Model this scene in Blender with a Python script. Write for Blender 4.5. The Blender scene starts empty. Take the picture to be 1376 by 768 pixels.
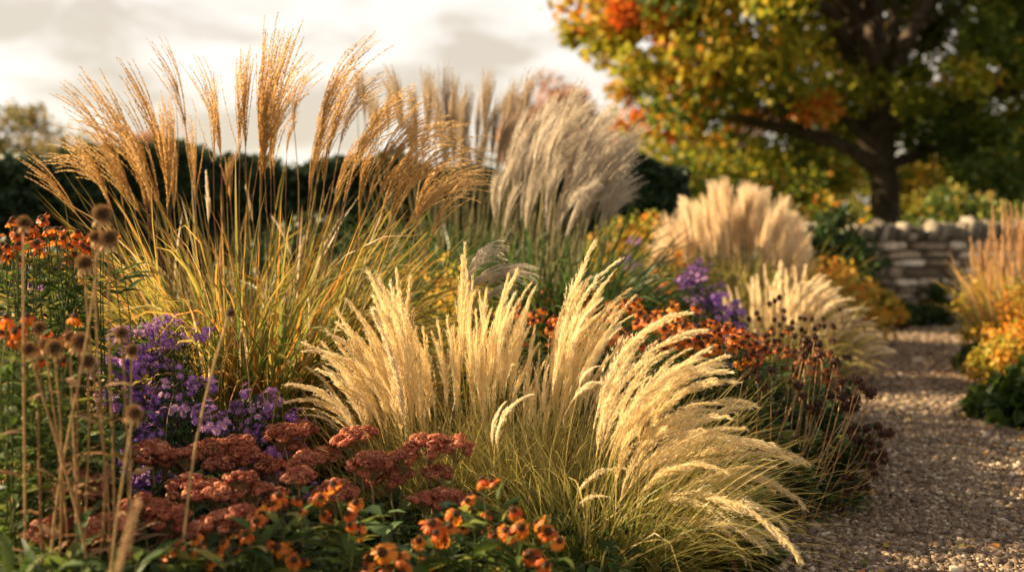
import bpy, math, random
import numpy as np
from mathutils import Matrix, Vector

random.seed(11)
RNG = np.random.default_rng(11)
PI = math.pi
scene = bpy.context.scene
COL = scene.collection

# ------------------------------------------------------------------ camera
F = 40.0
FPX = 1376 * F / 36.0
H = 1.35
PITCH = math.atan((384 - 270) / FPX)
cam_d = bpy.data.cameras.new('camera')
cam = bpy.data.objects.new('camera', cam_d)
COL.objects.link(cam)
cam.location = (0, 0, H)
cam.rotation_euler = (PI / 2 - PITCH, 0, 0)
cam_d.lens = F
cam_d.sensor_width = 36
cam_d.clip_start = 0.05
cam_d.clip_end = 2000
cam_d.dof.use_dof = True
cam_d.dof.focus_distance = 4.15
cam_d.dof.aperture_fstop = 1.35
scene.camera = cam


def at(px, py, Y):
    """world point seen at photo pixel (px, py) at ground distance Y"""
    dx = (px - 688) / FPX
    dz = (384 - py) / FPX
    c, s = math.cos(PITCH), math.sin(PITCH)
    vy = c + dz * s
    vz = -s + dz * c
    k = Y / vy
    return np.array([dx * k, Y, H + vz * k])


# ------------------------------------------------------------------ light
SUN_AZ = math.radians(-77)      # compass from +Y: left and a little behind the bed
SUN_EL = math.radians(27)
SDIR = Vector((math.sin(SUN_AZ) * math.cos(SUN_EL), math.cos(SUN_AZ) * math.cos(SUN_EL), math.sin(SUN_EL)))
sun_d = bpy.data.lights.new('sun', 'SUN')
sun_d.energy = 5.0
sun_d.angle = math.radians(0.6)
sun_d.color = (1.0, 0.76, 0.45)
sun = bpy.data.objects.new('sun', sun_d)
COL.objects.link(sun)
sun.rotation_euler = SDIR.to_track_quat('Z', 'Y').to_euler()
sun.location = (-20, 5, 12)

world = bpy.data.worlds.new('World')
scene.world = world
world.use_nodes = True
wn, wl = world.node_tree.nodes, world.node_tree.links
wn.clear()
w_out = wn.new('ShaderNodeOutputWorld')
w_bg = wn.new('ShaderNodeBackground')
w_bg.inputs['Strength'].default_value = 0.10
sky = wn.new('ShaderNodeTexSky')
sky.sky_type = 'NISHITA'
sky.sun_disc = False
sky.sun_elevation = SUN_EL
sky.sun_rotation = SUN_AZ
tc = wn.new('ShaderNodeTexCoord')
mp = wn.new('ShaderNodeMapping')
mp.inputs['Scale'].default_value = (1.0, 1.0, 2.7)
mp.inputs['Location'].default_value = (1.7, 2.4, 0.21)
wl.new(tc.outputs['Generated'], mp.inputs['Vector'])
nz = wn.new('ShaderNodeTexNoise')
nz.inputs['Scale'].default_value = 6.5
nz.inputs['Detail'].default_value = 5.0
nz.inputs['Roughness'].default_value = 0.52
nz.inputs['Distortion'].default_value = 0.25
wl.new(mp.outputs['Vector'], nz.inputs['Vector'])
cr = wn.new('ShaderNodeValToRGB')
cr.color_ramp.elements[0].position = 0.42
cr.color_ramp.elements[0].color = (1.0, 0.925, 0.83, 1)
cr.color_ramp.elements[1].position = 0.58
cr.color_ramp.elements[1].color = (0.69, 0.585, 0.46, 1)
e = cr.color_ramp.elements.new(0.50)
e.color = (0.88, 0.79, 0.68, 1)
wl.new(nz.outputs['Fac'], cr.inputs['Fac'])
sep = wn.new('ShaderNodeSeparateXYZ')
wl.new(tc.outputs['Generated'], sep.inputs[0])
elv = wn.new('ShaderNodeMapRange')      # cloud deck darker overhead, brighter low down
elv.inputs['From Min'].default_value = 0.17
elv.inputs['From Max'].default_value = 0.75
elv.inputs['To Min'].default_value = 3.4
elv.inputs['To Max'].default_value = 2.3
wl.new(sep.outputs['Z'], elv.inputs['Value'])
vm = wn.new('ShaderNodeVectorMath')
vm.operation = 'SCALE'
wl.new(cr.outputs['Color'], vm.inputs[0])
wl.new(elv.outputs['Result'], vm.inputs['Scale'])
mixw = wn.new('ShaderNodeMixRGB')
mixw.inputs['Fac'].default_value = 0.93
wl.new(sky.outputs['Color'], mixw.inputs['Color1'])
wl.new(vm.outputs['Vector'], mixw.inputs['Color2'])
wl.new(mixw.outputs['Color'], w_bg.inputs['Color'])
wl.new(w_bg.outputs['Background'], w_out.inputs['Surface'])

scene.view_settings.view_transform = 'Standard'
scene.view_settings.look = 'None'
scene.view_settings.gamma = 1.0
scene.view_settings.exposure = 1.7
scene.view_settings.use_curve_mapping = False
cy = scene.cycles
cy.max_bounces = 7
cy.diffuse_bounces = 4
cy.glossy_bounces = 2
cy.transmission_bounces = 4
cy.transparent_max_bounces = 8
cy.caustics_reflective = False
cy.caustics_refractive = False
cy.use_denoising = True
cy.sample_clamp_indirect = 6.0

# ------------------------------------------------------------------ materials
def lin(c):
    return tuple(((v / 255) / 12.92 if v / 255 <= .04045 else ((v / 255 + .055) / 1.055) ** 2.4) for v in c)


def plant_mat(name, ramp, tip=None, transl=0.4, rough=0.55, spec=0.3, noise=0.0, nscale=30.0, objvar=0.0, trgain=1.15):
    """ramp: list of (pos, (r,g,b)) linear base colours chosen by the per-leaf 'rnd'; tip colour blends in along 't'"""
    m = bpy.data.materials.new(name)
    m.use_nodes = True
    n, l = m.node_tree.nodes, m.node_tree.links
    n.clear()
    out = n.new('ShaderNodeOutputMaterial')
    a = n.new('ShaderNodeAttribute'); a.attribute_name = 'rnd'
    src = a.outputs['Fac']
    if objvar:
        oi = n.new('ShaderNodeObjectInfo')
        mm = n.new('ShaderNodeMath'); mm.operation = 'MULTIPLY_ADD'
        l.new(oi.outputs['Random'], mm.inputs[0]); mm.inputs[1].default_value = objvar
        mb_ = n.new('ShaderNodeMath'); mb_.operation = 'MULTIPLY'; mb_.inputs[1].default_value = 1 - objvar
        l.new(src, mb_.inputs[0]); l.new(mb_.outputs[0], mm.inputs[2])
        src = mm.outputs[0]
    r = n.new('ShaderNodeValToRGB')
    el = r.color_ramp.elements
    while len(el) < len(ramp):
        el.new(0.5)
    for i, (p, c) in enumerate(ramp):
        el[i].position = p; el[i].color = (*c, 1)
    l.new(src, r.inputs['Fac'])
    colr = r.outputs['Color']
    if tip is not None:
        t = n.new('ShaderNodeAttribute'); t.attribute_name = 't'
        mr = n.new('ShaderNodeMapRange')
        mr.inputs['From Min'].default_value = tip[1]; mr.inputs['From Max'].default_value = tip[2]
        mr.inputs['To Max'].default_value = tip[3] if len(tip) > 3 else 1.0
        l.new(t.outputs['Fac'], mr.inputs['Value'])
        mx = n.new('ShaderNodeMixRGB'); mx.inputs['Color2'].default_value = (*tip[0], 1)
        l.new(mr.outputs['Result'], mx.inputs['Fac']); l.new(colr, mx.inputs['Color1'])
        colr = mx.outputs['Color']
    if noise:
        g = n.new('ShaderNodeNewGeometry')
        nn = n.new('ShaderNodeTexNoise'); nn.inputs['Scale'].default_value = nscale; nn.inputs['Detail'].default_value = 3
        l.new(g.outputs['Position'], nn.inputs['Vector'])
        mr = n.new('ShaderNodeMapRange')
        mr.inputs['From Min'].default_value = .3; mr.inputs['From Max'].default_value = .7
        mr.inputs['To Min'].default_value = 1 - noise; mr.inputs['To Max'].default_value = 1 + noise
        l.new(nn.outputs['Fac'], mr.inputs['Value'])
        sc = n.new('ShaderNodeVectorMath'); sc.operation = 'SCALE'
        l.new(colr, sc.inputs[0]); l.new(mr.outputs['Result'], sc.inputs['Scale'])
        colr = sc.outputs['Vector']
    p = n.new('ShaderNodeBsdfPrincipled')
    p.inputs['Roughness'].default_value = rough
    p.inputs['Specular IOR Level'].default_value = spec
    l.new(colr, p.inputs['Base Color'])
    if transl > 0:
        tr = n.new('ShaderNodeBsdfTranslucent')
        g2 = n.new('ShaderNodeVectorMath'); g2.operation = 'SCALE'; g2.inputs['Scale'].default_value = trgain
        l.new(colr, g2.inputs[0]); l.new(g2.outputs['Vector'], tr.inputs['Color'])
        ms = n.new('ShaderNodeMixShader'); ms.inputs['Fac'].default_value = transl
        l.new(p.outputs['BSDF'], ms.inputs[1]); l.new(tr.outputs['BSDF'], ms.inputs[2])
        l.new(ms.outputs['Shader'], out.inputs['Surface'])
    else:
        l.new(p.outputs['BSDF'], out.inputs['Surface'])
    return m


def ground_mat(name, cols, scale, bump=0.3, scale2=None, rough=0.95):
    m = bpy.data.materials.new(name)
    m.use_nodes = True
    n, l = m.node_tree.nodes, m.node_tree.links
    p = n['Principled BSDF']
    g = n.new('ShaderNodeNewGeometry')
    nn = n.new('ShaderNodeTexNoise'); nn.inputs['Scale'].default_value = scale; nn.inputs['Detail'].default_value = 8
    l.new(g.outputs['Position'], nn.inputs['Vector'])
    r = n.new('ShaderNodeValToRGB')
    el = r.color_ramp.elements
    while len(el) < len(cols):
        el.new(.5)
    for i, c in enumerate(cols):
        el[i].position = .3 + .4 * i / (len(cols) - 1); el[i].color = (*c, 1)
    l.new(nn.outputs['Fac'], r.inputs['Fac'])
    l.new(r.outputs['Color'], p.inputs['Base Color'])
    p.inputs['Roughness'].default_value = rough
    p.inputs['Specular IOR Level'].default_value = .15
    v = n.new('ShaderNodeTexVoronoi'); v.inputs['Scale'].default_value = scale2 or scale * 2
    l.new(g.outputs['Position'], v.inputs['Vector'])
    b = n.new('ShaderNodeBump'); b.inputs['Strength'].default_value = bump; b.inputs['Distance'].default_value = .02
    l.new(v.outputs['Distance'], b.inputs['Height']); l.new(b.outputs['Normal'], p.inputs['Normal'])
    return m


M = {}
# golden miscanthus
M['gold_plume'] = plant_mat('gold_plume', [(0, (.40, .20, .05)), (.45, (.60, .37, .12)), (1, (.78, .60, .30))], transl=.5, rough=.5, objvar=.35, tip=((.80, .58, .32), .3, 1.0, .5))
M['gold_stem'] = plant_mat('gold_stem', [(0, (.10, .035, .02)), (.5, (.26, .13, .045)), (1, (.45, .32, .12))], transl=0, rough=.4, spec=.4)
M['gold_leaf'] = plant_mat('gold_leaf', [(0, (.045, .085, .018)), (.3, (.10, .155, .03)), (.5, (.20, .23, .05)), (.66, (.36, .26, .055)), (.84, (.42, .18, .03)), (1, (.62, .52, .28))], tip=((.50, .27, .06), .55, 1.0, .5), transl=.5, rough=.42, spec=.4)
M['silver_plume'] = plant_mat('silver_plume', [(0, (.40, .33, .25)), (.5, (.62, .54, .44)), (1, (.84, .78, .68))], transl=.55, rough=.5, objvar=.4)
M['brown_plume'] = plant_mat('brown_plume', [(0, (.34, .25, .16)), (.5, (.50, .39, .27)), (1, (.68, .56, .42))], transl=.45, rough=.5, objvar=.4)
M['silver_leaf'] = plant_mat('silver_leaf', [(0, (.035, .075, .02)), (.5, (.07, .12, .03)), (.85, (.13, .17, .05)), (1, (.34, .28, .08))], transl=.35, rough=.42, spec=.4)
M['silver_stem'] = plant_mat('silver_stem', [(0, (.12, .10, .04)), (1, (.32, .27, .12))], transl=0, rough=.5)
M['pink_plume'] = plant_mat('pink_plume', [(0, (.62, .45, .28)), (.5, (.80, .66, .46)), (1, (.90, .80, .62))], transl=.5, rough=.6, objvar=.4)
M['pink_leaf'] = plant_mat('pink_leaf', [(0, (.11, .14, .025)), (.5, (.30, .27, .05)), (1, (.50, .34, .07))], transl=.45, rough=.5)
M['straw_plume'] = plant_mat('straw_plume', [(0, (.66, .48, .20)), (.4, (.82, .67, .37)), (1, (.92, .83, .60))], transl=.45, rough=.5, objvar=.3)
M['cream_plume'] = plant_mat('cream_plume', [(0, (.72, .58, .36)), (1, (.90, .82, .64))], transl=.5, rough=.6)
M['straw_leaf'] = plant_mat('straw_leaf', [(0, (.05, .085, .018)), (.4, (.17, .20, .035)), (.75, (.40, .33, .08)), (1, (.64, .50, .22))], tip=((.62, .45, .17), .5, 1, .5), transl=.4, rough=.42, spec=.4)
M['straw_stem'] = plant_mat('straw_stem', [(0, (.34, .30, .07)), (1, (.62, .46, .16))], transl=.15, rough=.42)
# flowers
M['sedum'] = plant_mat('sedum_flower', [(0, (.18, .04, .024)), (.25, (.46, .13, .07)), (.6, (.68, .26, .14)), (1, (.84, .52, .32))], transl=.3, rough=.6, objvar=.2, noise=.25, nscale=22)
M['sedum_stem'] = plant_mat('sedum_stem', [(0, (.24, .26, .09)), (1, (.42, .22, .12))], transl=.1, rough=.5)
M['sedum_leaf'] = plant_mat('sedum_leaf', [(0, (.045, .085, .03)), (1, (.10, .16, .06))], transl=.2, rough=.45)
M['petal'] = plant_mat('helenium_petal', [(0, (.36, .04, .010)), (.4, (.58, .10, .014)), (.75, (.76, .22, .02)), (1, (.86, .40, .04))], transl=.4, rough=.5, objvar=.6, tip=((.85, .36, .04), .5, 1, .5))
M['rust_petal'] = plant_mat('rust_petal', [(0, (.20, .045, .018)), (.6, (.36, .10, .03)), (1, (.48, .17, .045))], transl=.3, rough=.6, objvar=.6)
M['disc'] = plant_mat('flower_disc', [(0, (.045, .018, .008)), (.7, (.12, .045, .015)), (1, (.40, .20, .03))], transl=0, rough=.8, noise=.3, nscale=200)
M['green_stem'] = plant_mat('green_stem', [(0, (.05, .08, .02)), (1, (.17, .18, .045))], transl=.1, rough=.5)
M['green_leaf'] = plant_mat('green_leaf', [(0, (.022, .045, .012)), (.5, (.048, .085, .018)), (.85, (.10, .135, .026)), (.95, (.24, .22, .04)), (1, (.30, .17, .05))], transl=.35, rough=.55, spec=.25)
M['bright_leaf'] = plant_mat('bright_leaf', [(0, (.032, .062, .013)), (.6, (.078, .12, .022)), (.93, (.20, .23, .04)), (1, (.36, .26, .06))], transl=.4, rough=.5, spec=.3)
M['dark_leaf'] = plant_mat('dark_leaf', [(0, (.018, .04, .013)), (.7, (.035, .07, .02)), (1, (.07, .10, .03))], transl=.25, rough=.5)
M['aster'] = plant_mat('aster_petal', [(0, (.20, .075, .48)), (.45, (.34, .14, .66)), (.75, (.52, .24, .68)), (1, (.74, .50, .70))], transl=.4, rough=.6, objvar=.8)
M['aster_eye'] = plant_mat('aster_eye', [(0, (.72, .46, .04)), (1, (.40, .14, .03))], transl=0, rough=.8, objvar=.5)
M['cone'] = plant_mat('seed_cone', [(0, (.035, .018, .010)), (.55, (.13, .065, .028)), (1, (.42, .24, .10))], transl=.15, rough=.7, tip=((.72, .45, .20), .25, .9, 1))  # tan spike tips, made stronger in colour to imitate a backlit halo
M['dark_cone'] = plant_mat('dark_seed_head', [(0, (.028, .012, .008)), (.7, (.10, .042, .022)), (1, (.22, .10, .05))], transl=.1, rough=.7)
M['dry_stem'] = plant_mat('dry_stem', [(0, (.26, .13, .05)), (1, (.52, .33, .14))], transl=.05, rough=.55, noise=.25, nscale=60)
M['dry_leaf'] = plant_mat('dry_leaf', [(0, (.14, .06, .03)), (1, (.40, .24, .11))], transl=.35, rough=.7)
# trees, shrubs
M['oak_leaf'] = plant_mat('oak_leaf', [(0, (.045, .075, .014)), (.22, (.09, .13, .02)), (.42, (.17, .21, .022)), (.56, (.40, .35, .032)), (.70, (.52, .27, .03)), (.85, (.56, .16, .02)), (1, (.50, .09, .015))], transl=.5, rough=.5, spec=.3)
M['autumn_leaf'] = plant_mat('autumn_leaf', [(0, (.10, .13, .02)), (.35, (.32, .30, .04)), (.7, (.60, .36, .05)), (1, (.66, .20, .03))], transl=.45, rough=.55)
M['red_leaf'] = plant_mat('russet_leaf', [(0, (.26, .12, .07)), (1, (.48, .27, .16))], transl=.45, rough=.6)
M['olive_leaf'] = plant_mat('olive_leaf', [(0, (.07, .08, .02)), (.6, (.22, .18, .05)), (1, (.42, .27, .08))], transl=.45, rough=.6)
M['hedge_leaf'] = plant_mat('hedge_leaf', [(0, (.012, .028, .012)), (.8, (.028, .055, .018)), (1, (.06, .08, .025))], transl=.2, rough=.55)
M['bark'] = plant_mat('bark', [(0, (.055, .038, .026)), (1, (.09, .065, .045))], transl=0, rough=.9, noise=.45, nscale=6)
M['stone'] = plant_mat('wall_stone', [(0, (.13, .10, .075)), (.35, (.30, .235, .17)), (.7, (.48, .39, .295)), (1, (.66, .58, .48))], transl=0, rough=.9, noise=.3, nscale=14)
M['coping_stone'] = plant_mat('coping_stone', [(0, (.07, .06, .045)), (.5, (.17, .145, .11)), (1, (.30, .26, .20))], transl=0, rough=.95, noise=.4, nscale=10)  # grey mossy stone, darkened further in colour to stand in for tree shade
M['pebble'] = plant_mat('pebble', [(0, (.05, .034, .022)), (.4, (.165, .115, .075)), (.75, (.28, .205, .14)), (1, (.54, .46, .35))], transl=0, rough=.8, noise=.15, nscale=20)
M['soil'] = ground_mat('soil', [(.02, .013, .008), (.05, .032, .02)], 6, .6)
M['path_base'] = ground_mat('path_base', [(.11, .07, .048), (.20, .13, .09), (.28, .19, .135)], 14, .8, 70)
M['lawn'] = ground_mat('lawn', [(.03, .055, .014), (.06, .09, .02), (.10, .11, .03)], 3, .5)

# ------------------------------------------------------------------ mesh builder
class MB:
    def __init__(s):
        s.v = []; s.q = []; s.t3 = []; s.r = []; s.t = []; s.n = 0; s.qm = []; s.tm = []

    def add(s, V, Q=None, T=None, rnd=0.5, t=0.0, mat=0):
        V = np.asarray(V, float).reshape(-1, 3)
        k = len(V)
        s.v.append(V)
        s.r.append(np.broadcast_to(np.asarray(rnd, float), (k,)).copy())
        s.t.append(np.broadcast_to(np.asarray(t, float), (k,)).copy())
        if Q is not None and len(Q):
            Q = np.asarray(Q, int).reshape(-1, 4); s.q.append(Q + s.n); s.qm.append(np.full(len(Q), mat))
        if T is not None and len(T):
            T = np.asarray(T, int).reshape(-1, 3); s.t3.append(T + s.n); s.tm.append(np.full(len(T), mat))
        s.n += k

    def mesh(s, name, mats, smooth=False):
        me = bpy.data.meshes.new(name)
        V = np.concatenate(s.v).astype(np.float32)
        me.vertices.add(len(V)); me.vertices.foreach_set('co', V.ravel())
        Q = np.concatenate(s.q) if s.q else np.zeros((0, 4), int)
        T = np.concatenate(s.t3) if s.t3 else np.zeros((0, 3), int)
        loops = np.concatenate([Q.ravel(), T.ravel()]).astype(np.int32)
        me.loops.add(len(loops)); me.loops.foreach_set('vertex_index', loops)
        tot = np.concatenate([np.full(len(Q), 4), np.full(len(T), 3)]).astype(np.int32)
        st = np.concatenate([[0], np.cumsum(tot)[:-1]]).astype(np.int32)
        me.polygons.add(len(tot)); me.polygons.foreach_set('loop_start', st)
        mi = np.concatenate(([*s.qm] if s.qm else []) + ([*s.tm] if s.tm else [])).astype(np.int32)
        me.polygons.foreach_set('material_index', mi)
        if smooth:
            me.polygons.foreach_set('use_smooth', np.ones(len(tot), bool))
        for nm, arr in (('rnd', s.r), ('t', s.t)):
            at_ = me.attributes.new(nm, 'FLOAT', 'POINT')
            at_.data.foreach_set('value', np.concatenate(arr).astype(np.float32))
        me.update(calc_edges=True)
        for m in (mats if isinstance(mats, (list, tuple)) else [mats]):
            me.materials.append(m)
        return me


def nrm(a):
    return a / np.maximum(np.linalg.norm(a, axis=-1, keepdims=True), 1e-9)


def ribbons(mb, P, W, S, rnd, t=None, mat=0):
    """P (n,k,3) centre lines, W (n,k) half widths, S (n,k,3) side vectors"""
    n, k, _ = P.shape
    V = np.stack([P - S * W[..., None], P + S * W[..., None]], 2)      # n,k,2,3
    idx = np.arange(n * k * 2).reshape(n, k, 2)
    Q = np.stack([idx[:, :-1, 0], idx[:, :-1, 1], idx[:, 1:, 1], idx[:, 1:, 0]], -1).reshape(-1, 4)
    if t is None:
        t = np.broadcast_to(np.linspace(0, 1, k), (n, k))
    mb.add(V, Q, None, np.repeat(np.broadcast_to(np.asarray(rnd), (n,)), k * 2), np.repeat(t.reshape(-1), 2), mat)


def tube(mb, P, R, sides=5, rnd=0.5, mat=0, cap=True):
    P = np.asarray(P, float); k = len(P)
    R = np.broadcast_to(np.asarray(R, float), (k,))
    T = nrm(np.gradient(P, axis=0))
    ref = np.array([0.3, 0.9, 0.1]) if abs(T[0, 1]) < .8 else np.array([1., 0, 0])
    A = nrm(np.cross(T, ref)); B = np.cross(T, A)
    a = np.arange(sides) * 2 * PI / sides
    V = P[:, None] + (A[:, None] * np.cos(a)[None, :, None] + B[:, None] * np.sin(a)[None, :, None]) * R[:, None, None]
    i = np.arange(k * sides).reshape(k, sides)
    j = np.roll(i, -1, 1)
    Q = np.stack([i[:-1], j[:-1], j[1:], i[1:]], -1).reshape(-1, 4)
    tt = np.repeat(np.linspace(0, 1, k), sides)
    mb.add(V, Q, None, rnd, tt, mat)


def quads_at(mb, P, D, S, L, W, rnd, t=0.5, mat=0):
    """diamond scales: base P, direction D, side S, length L, half width W"""
    n = len(P)
    L = np.broadcast_to(L, (n,))[:, None]; W = np.broadcast_to(W, (n,))[:, None]
    V = np.stack([P, P + D * L * .45 - S * W, P + D * L, P + D * L * .45 + S * W], 1)
    Q = np.arange(n * 4).reshape(n, 4)
    mb.add(V, Q, None, np.repeat(np.broadcast_to(rnd, (n,)), 4), np.repeat(np.broadcast_to(t, (n,)), 4), mat)


def leaves(mb, P, D, N, L, W, rnd, droop=0.25, mat=0, lobed=False):
    """leaf blades: base P, direction D, approx normal N"""
    n = len(P)
    L = np.broadcast_to(L, (n,))[:, None]; W = np.broadcast_to(W, (n,))[:, None]
    S = nrm(np.cross(D, N)); N = nrm(np.cross(S, D))
    dn = -N * droop
    c = [P, P + D * L * .30 + dn * L * .06, P + D * L * .68 + dn * L * .35, P + D * L + dn * L * .95]
    fold = N * W * .35
    V = np.stack([c[0], c[1] - S * W + fold, c[1], c[1] + S * W + fold, c[2] - S * W * .78 + fold * .7, c[2], c[2] + S * W * .78 + fold * .7, c[3]], 1)
    b = (np.arange(n) * 8)[:, None]
    Q = np.concatenate([b + np.array([[1, 2, 5, 4]]), b + np.array([[2, 3, 6, 5]])], 1).reshape(-1, 4)
    T = np.concatenate([b + np.array([[0, 2, 1]]), b + np.array([[0, 3, 2]]), b + np.array([[4, 5, 7]]), b + np.array([[5, 6, 7]])], 1).reshape(-1, 3)
    mb.add(V, Q, T, np.repeat(np.broadcast_to(rnd, (n,)), 8), np.tile(np.array([0, .3, .3, .3, .7, .7, .7, 1]), n), mat)


def rdir(n, rng=RNG):
    return nrm(rng.normal(size=(n, 3)))


# ------------------------------------------------------------------ object helpers
def link(name, data, parent=None, mat=None):
    o = bpy.data.objects.new(name, data)
    COL.objects.link(o)
    if parent is not None:
        o.parent = parent
    if mat is not None:
        o.matrix_basis = mat
    return o


def thing(name, label, cat, loc, group=None, data=None):
    o = link(name, data)
    o['kind'] = 'thing'
    o.location = tuple(float(v) for v in loc)
    o['label'] = label; o['category'] = cat
    if group:
        o['group'] = group
    return o


def struct(name, data, kind='structure'):
    o = link(name, data)
    o['kind'] = kind
    return o


def frame_mat(loc, X, Y, Z, s=1.0):
    m = Matrix.Identity(4)
    for i, v in enumerate((X, Y, Z)):
        for r in range(3):
            m[r][i] = float(v[r]) * (s if np.isscalar(s) else s[i])
    for r in range(3):
        m[r][3] = float(loc[r])
    return m


def dir_frame(loc, Z, s=1.0, roll=0.0):
    Z = nrm(np.asarray(Z, float))
    ref = np.array([0., 0, 1]) if abs(Z[2]) < .9 else np.array([0., 1, 0])
    X = nrm(np.cross(ref, Z)); Y = np.cross(Z, X)
    c, q = math.cos(roll), math.sin(roll)
    return frame_mat(loc, X * c + Y * q, Y * c - X * q, Z, s)


# ------------------------------------------------------------------ plumes
def arc_dir(phi):
    return np.stack([np.sin(phi), np.zeros_like(phi), np.cos(phi)], -1)


def miscanthus_plume(mat, bend, seed, L=0.42, nr=20, spread=.20, fluff=1.0, sp=.0068, w=.0020, hairs=1, splay=(.25, .6), name='plume'):
    rng = np.random.default_rng(seed)
    mb = MB()
    k = 14
    ss = np.linspace(0, .5 * L, 8)
    ph = bend * .55 * (ss / L)
    ax = np.concatenate([[np.zeros(3)], np.cumsum(arc_dir((ph[1:] + ph[:-1]) / 2) * np.diff(ss)[:, None], 0)])
    tube(mb, ax, np.linspace(.0022, .001, 8), 4, .1)
    for r in range(nr):
        f = rng.random() ** 1.15
        s0 = .42 * L * f
        p0 = np.array([np.interp(s0, ss, ax[:, i]) for i in range(3)])
        ln = (L - s0) * rng.uniform(.72, 1.05) if rng.random() < .85 else (L - s0) * rng.uniform(.45, .7)
        az = rng.uniform(0, 2 * PI)
        sp_ = spread * rng.uniform(.25, 1.2)
        if rng.random() < .10:
            sp_ *= 2.2
        off = np.array([math.cos(az), math.sin(az), 0]) * sp_
        u = np.linspace(0, 1, k)
        phi = bend * .55 * s0 / L + bend * rng.uniform(.75, 1.2) * u ** 1.15
        D = arc_dir(phi) + off[None] * (1 - .45 * u[:, None])
        D = nrm(D + rng.normal(size=3) * .02)
        P = p0 + np.concatenate([[np.zeros(3)], np.cumsum((D[1:] + D[:-1]) / 2 * ln / (k - 1), 0)])
        tube(mb, P, np.linspace(.0011, .0005, k), 3, .25)
        m = int(ln / sp)
        uu = (np.arange(m) + rng.random(m) * .6) / m
        uu = .04 + .96 * uu
        Q = np.stack([np.interp(uu, u, P[:, i]) for i in range(3)], -1)
        DD = nrm(np.stack([np.interp(uu, u, D[:, i]) for i in range(3)], -1))
        side = nrm(np.cross(DD, rdir(m, rng)))
        d = nrm(DD + side * rng.uniform(*splay, (m, 1)) * fluff)
        env = np.clip(1.25 - uu ** 3 * .6, .4, 1)
        quads_at(mb, Q, d, nrm(np.cross(d, rdir(m, rng))), .0105 * env, w * env, rng.beta(2, 2, m), uu)
        for h in range(hairs):
            side = nrm(np.cross(DD, rdir(m, rng)))
            d = nrm(DD + side * rng.uniform(.5, 1.0, (m, 1)) * fluff)
            quads_at(mb, Q, d, nrm(np.cross(d, rdir(m, rng))), rng.uniform(.007, .012, m) * fluff, .0006 * fluff, rng.uniform(.6, 1, m), uu)
    me = mb.mesh(name, mat)
    # chord of the bent plume
    u = np.linspace(0, 1, 40)
    D = arc_dir(bend * u)
    ch = D.mean(0) * L
    me['cx'] = float(ch[0]); me['cz'] = float(ch[2])
    return me


def feather_plume(mat, bend, seed, L=0.40, nb=62, width=.32, name='plume', spk=11, sw=.0011, taper=.9, open_=1.0):
    """narrow feathery panicle with short branchlets hugging a bent axis"""
    rng = np.random.default_rng(seed)
    mb = MB()
    k = 16
    u = np.linspace(0, 1, k)
    D = arc_dir(bend * u ** 1.2)
    P = np.concatenate([[np.zeros(3)], np.cumsum((D[1:] + D[:-1]) / 2 * L / (k - 1), 0)])
    tube(mb, P, np.linspace(.0018, .0006, k), 4, .2)
    down = np.array([1.0, 0, -.2])
    for b in range(nb):
        s = .03 + .94 * (b + rng.random()) / nb
        p0 = np.array([np.interp(s, u, P[:, i]) for i in range(3)])
        d0 = nrm(np.array([np.interp(s, u, D[:, i]) for i in range(3)]))
        bl = L * width * (1 - s) ** taper * rng.uniform(.5, 1.3) * min(1, .45 + s * 4) + .012
        side = nrm(np.cross(d0, rdir(1, rng)[0]) + down * .25 * abs(bend))
        m = max(4, int(spk * bl / (L * width) + 3))
        uu = np.linspace(.08, 1, m) + rng.normal(size=m) * .03
        ang = rng.uniform(.05, .34) * open_
        dd = nrm(d0 + side * ang * (1 - .35 * uu[:, None]) + down * .18 * abs(bend) * uu[:, None] ** 2)
        Q = p0 + dd * (bl * uu)[:, None]
        core = np.stack([p0[None], Q[m // 2][None], Q[-1][None]], 1)
        sd = nrm(np.cross(dd[:3], rdir(1, rng)[0]))
        ribbons(mb, core, np.full((1, 3), .0004), sd[None], .3)
        for rep in range(2):
            q = Q + rng.normal(size=(m, 3)) * .002
            d = nrm(dd + rdir(m, rng) * .26)
            quads_at(mb, q, d, nrm(np.cross(d, rdir(m, rng))), rng.uniform(.009, .014, m), sw, rng.beta(2, 2, m), s)
        d = nrm(dd + rdir(m, rng) * .35)
        quads_at(mb, Q, d, nrm(np.cross(d, rdir(m, rng))), rng.uniform(.014, .026, m), .00045, rng.uniform(.6, 1, m), s)
    me = mb.mesh(name, mat)
    me['cx'] = float(P[-1][0]); me['cz'] = float(P[-1][2])
    return me


BENDS = (.10, .45, .85, 1.35)


def variants(fn, mat, n=3, base=0, **kw):
    return {b: [fn(mat, b, base + 17 * i + int(b * 100), **kw) for i in range(n)] for b in BENDS}


def bez(p0, p1, d0, d1, k=10, a=.45):
    L = np.linalg.norm(p1 - p0)
    c0 = p0 + d0 * L * a; c1 = p1 - d1 * L * a
    u = np.linspace(0, 1, k)[:, None]
    return (1 - u) ** 3 * p0 + 3 * (1 - u) ** 2 * u * c0 + 3 * (1 - u) * u * u * c1 + u ** 3 * p1


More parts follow.
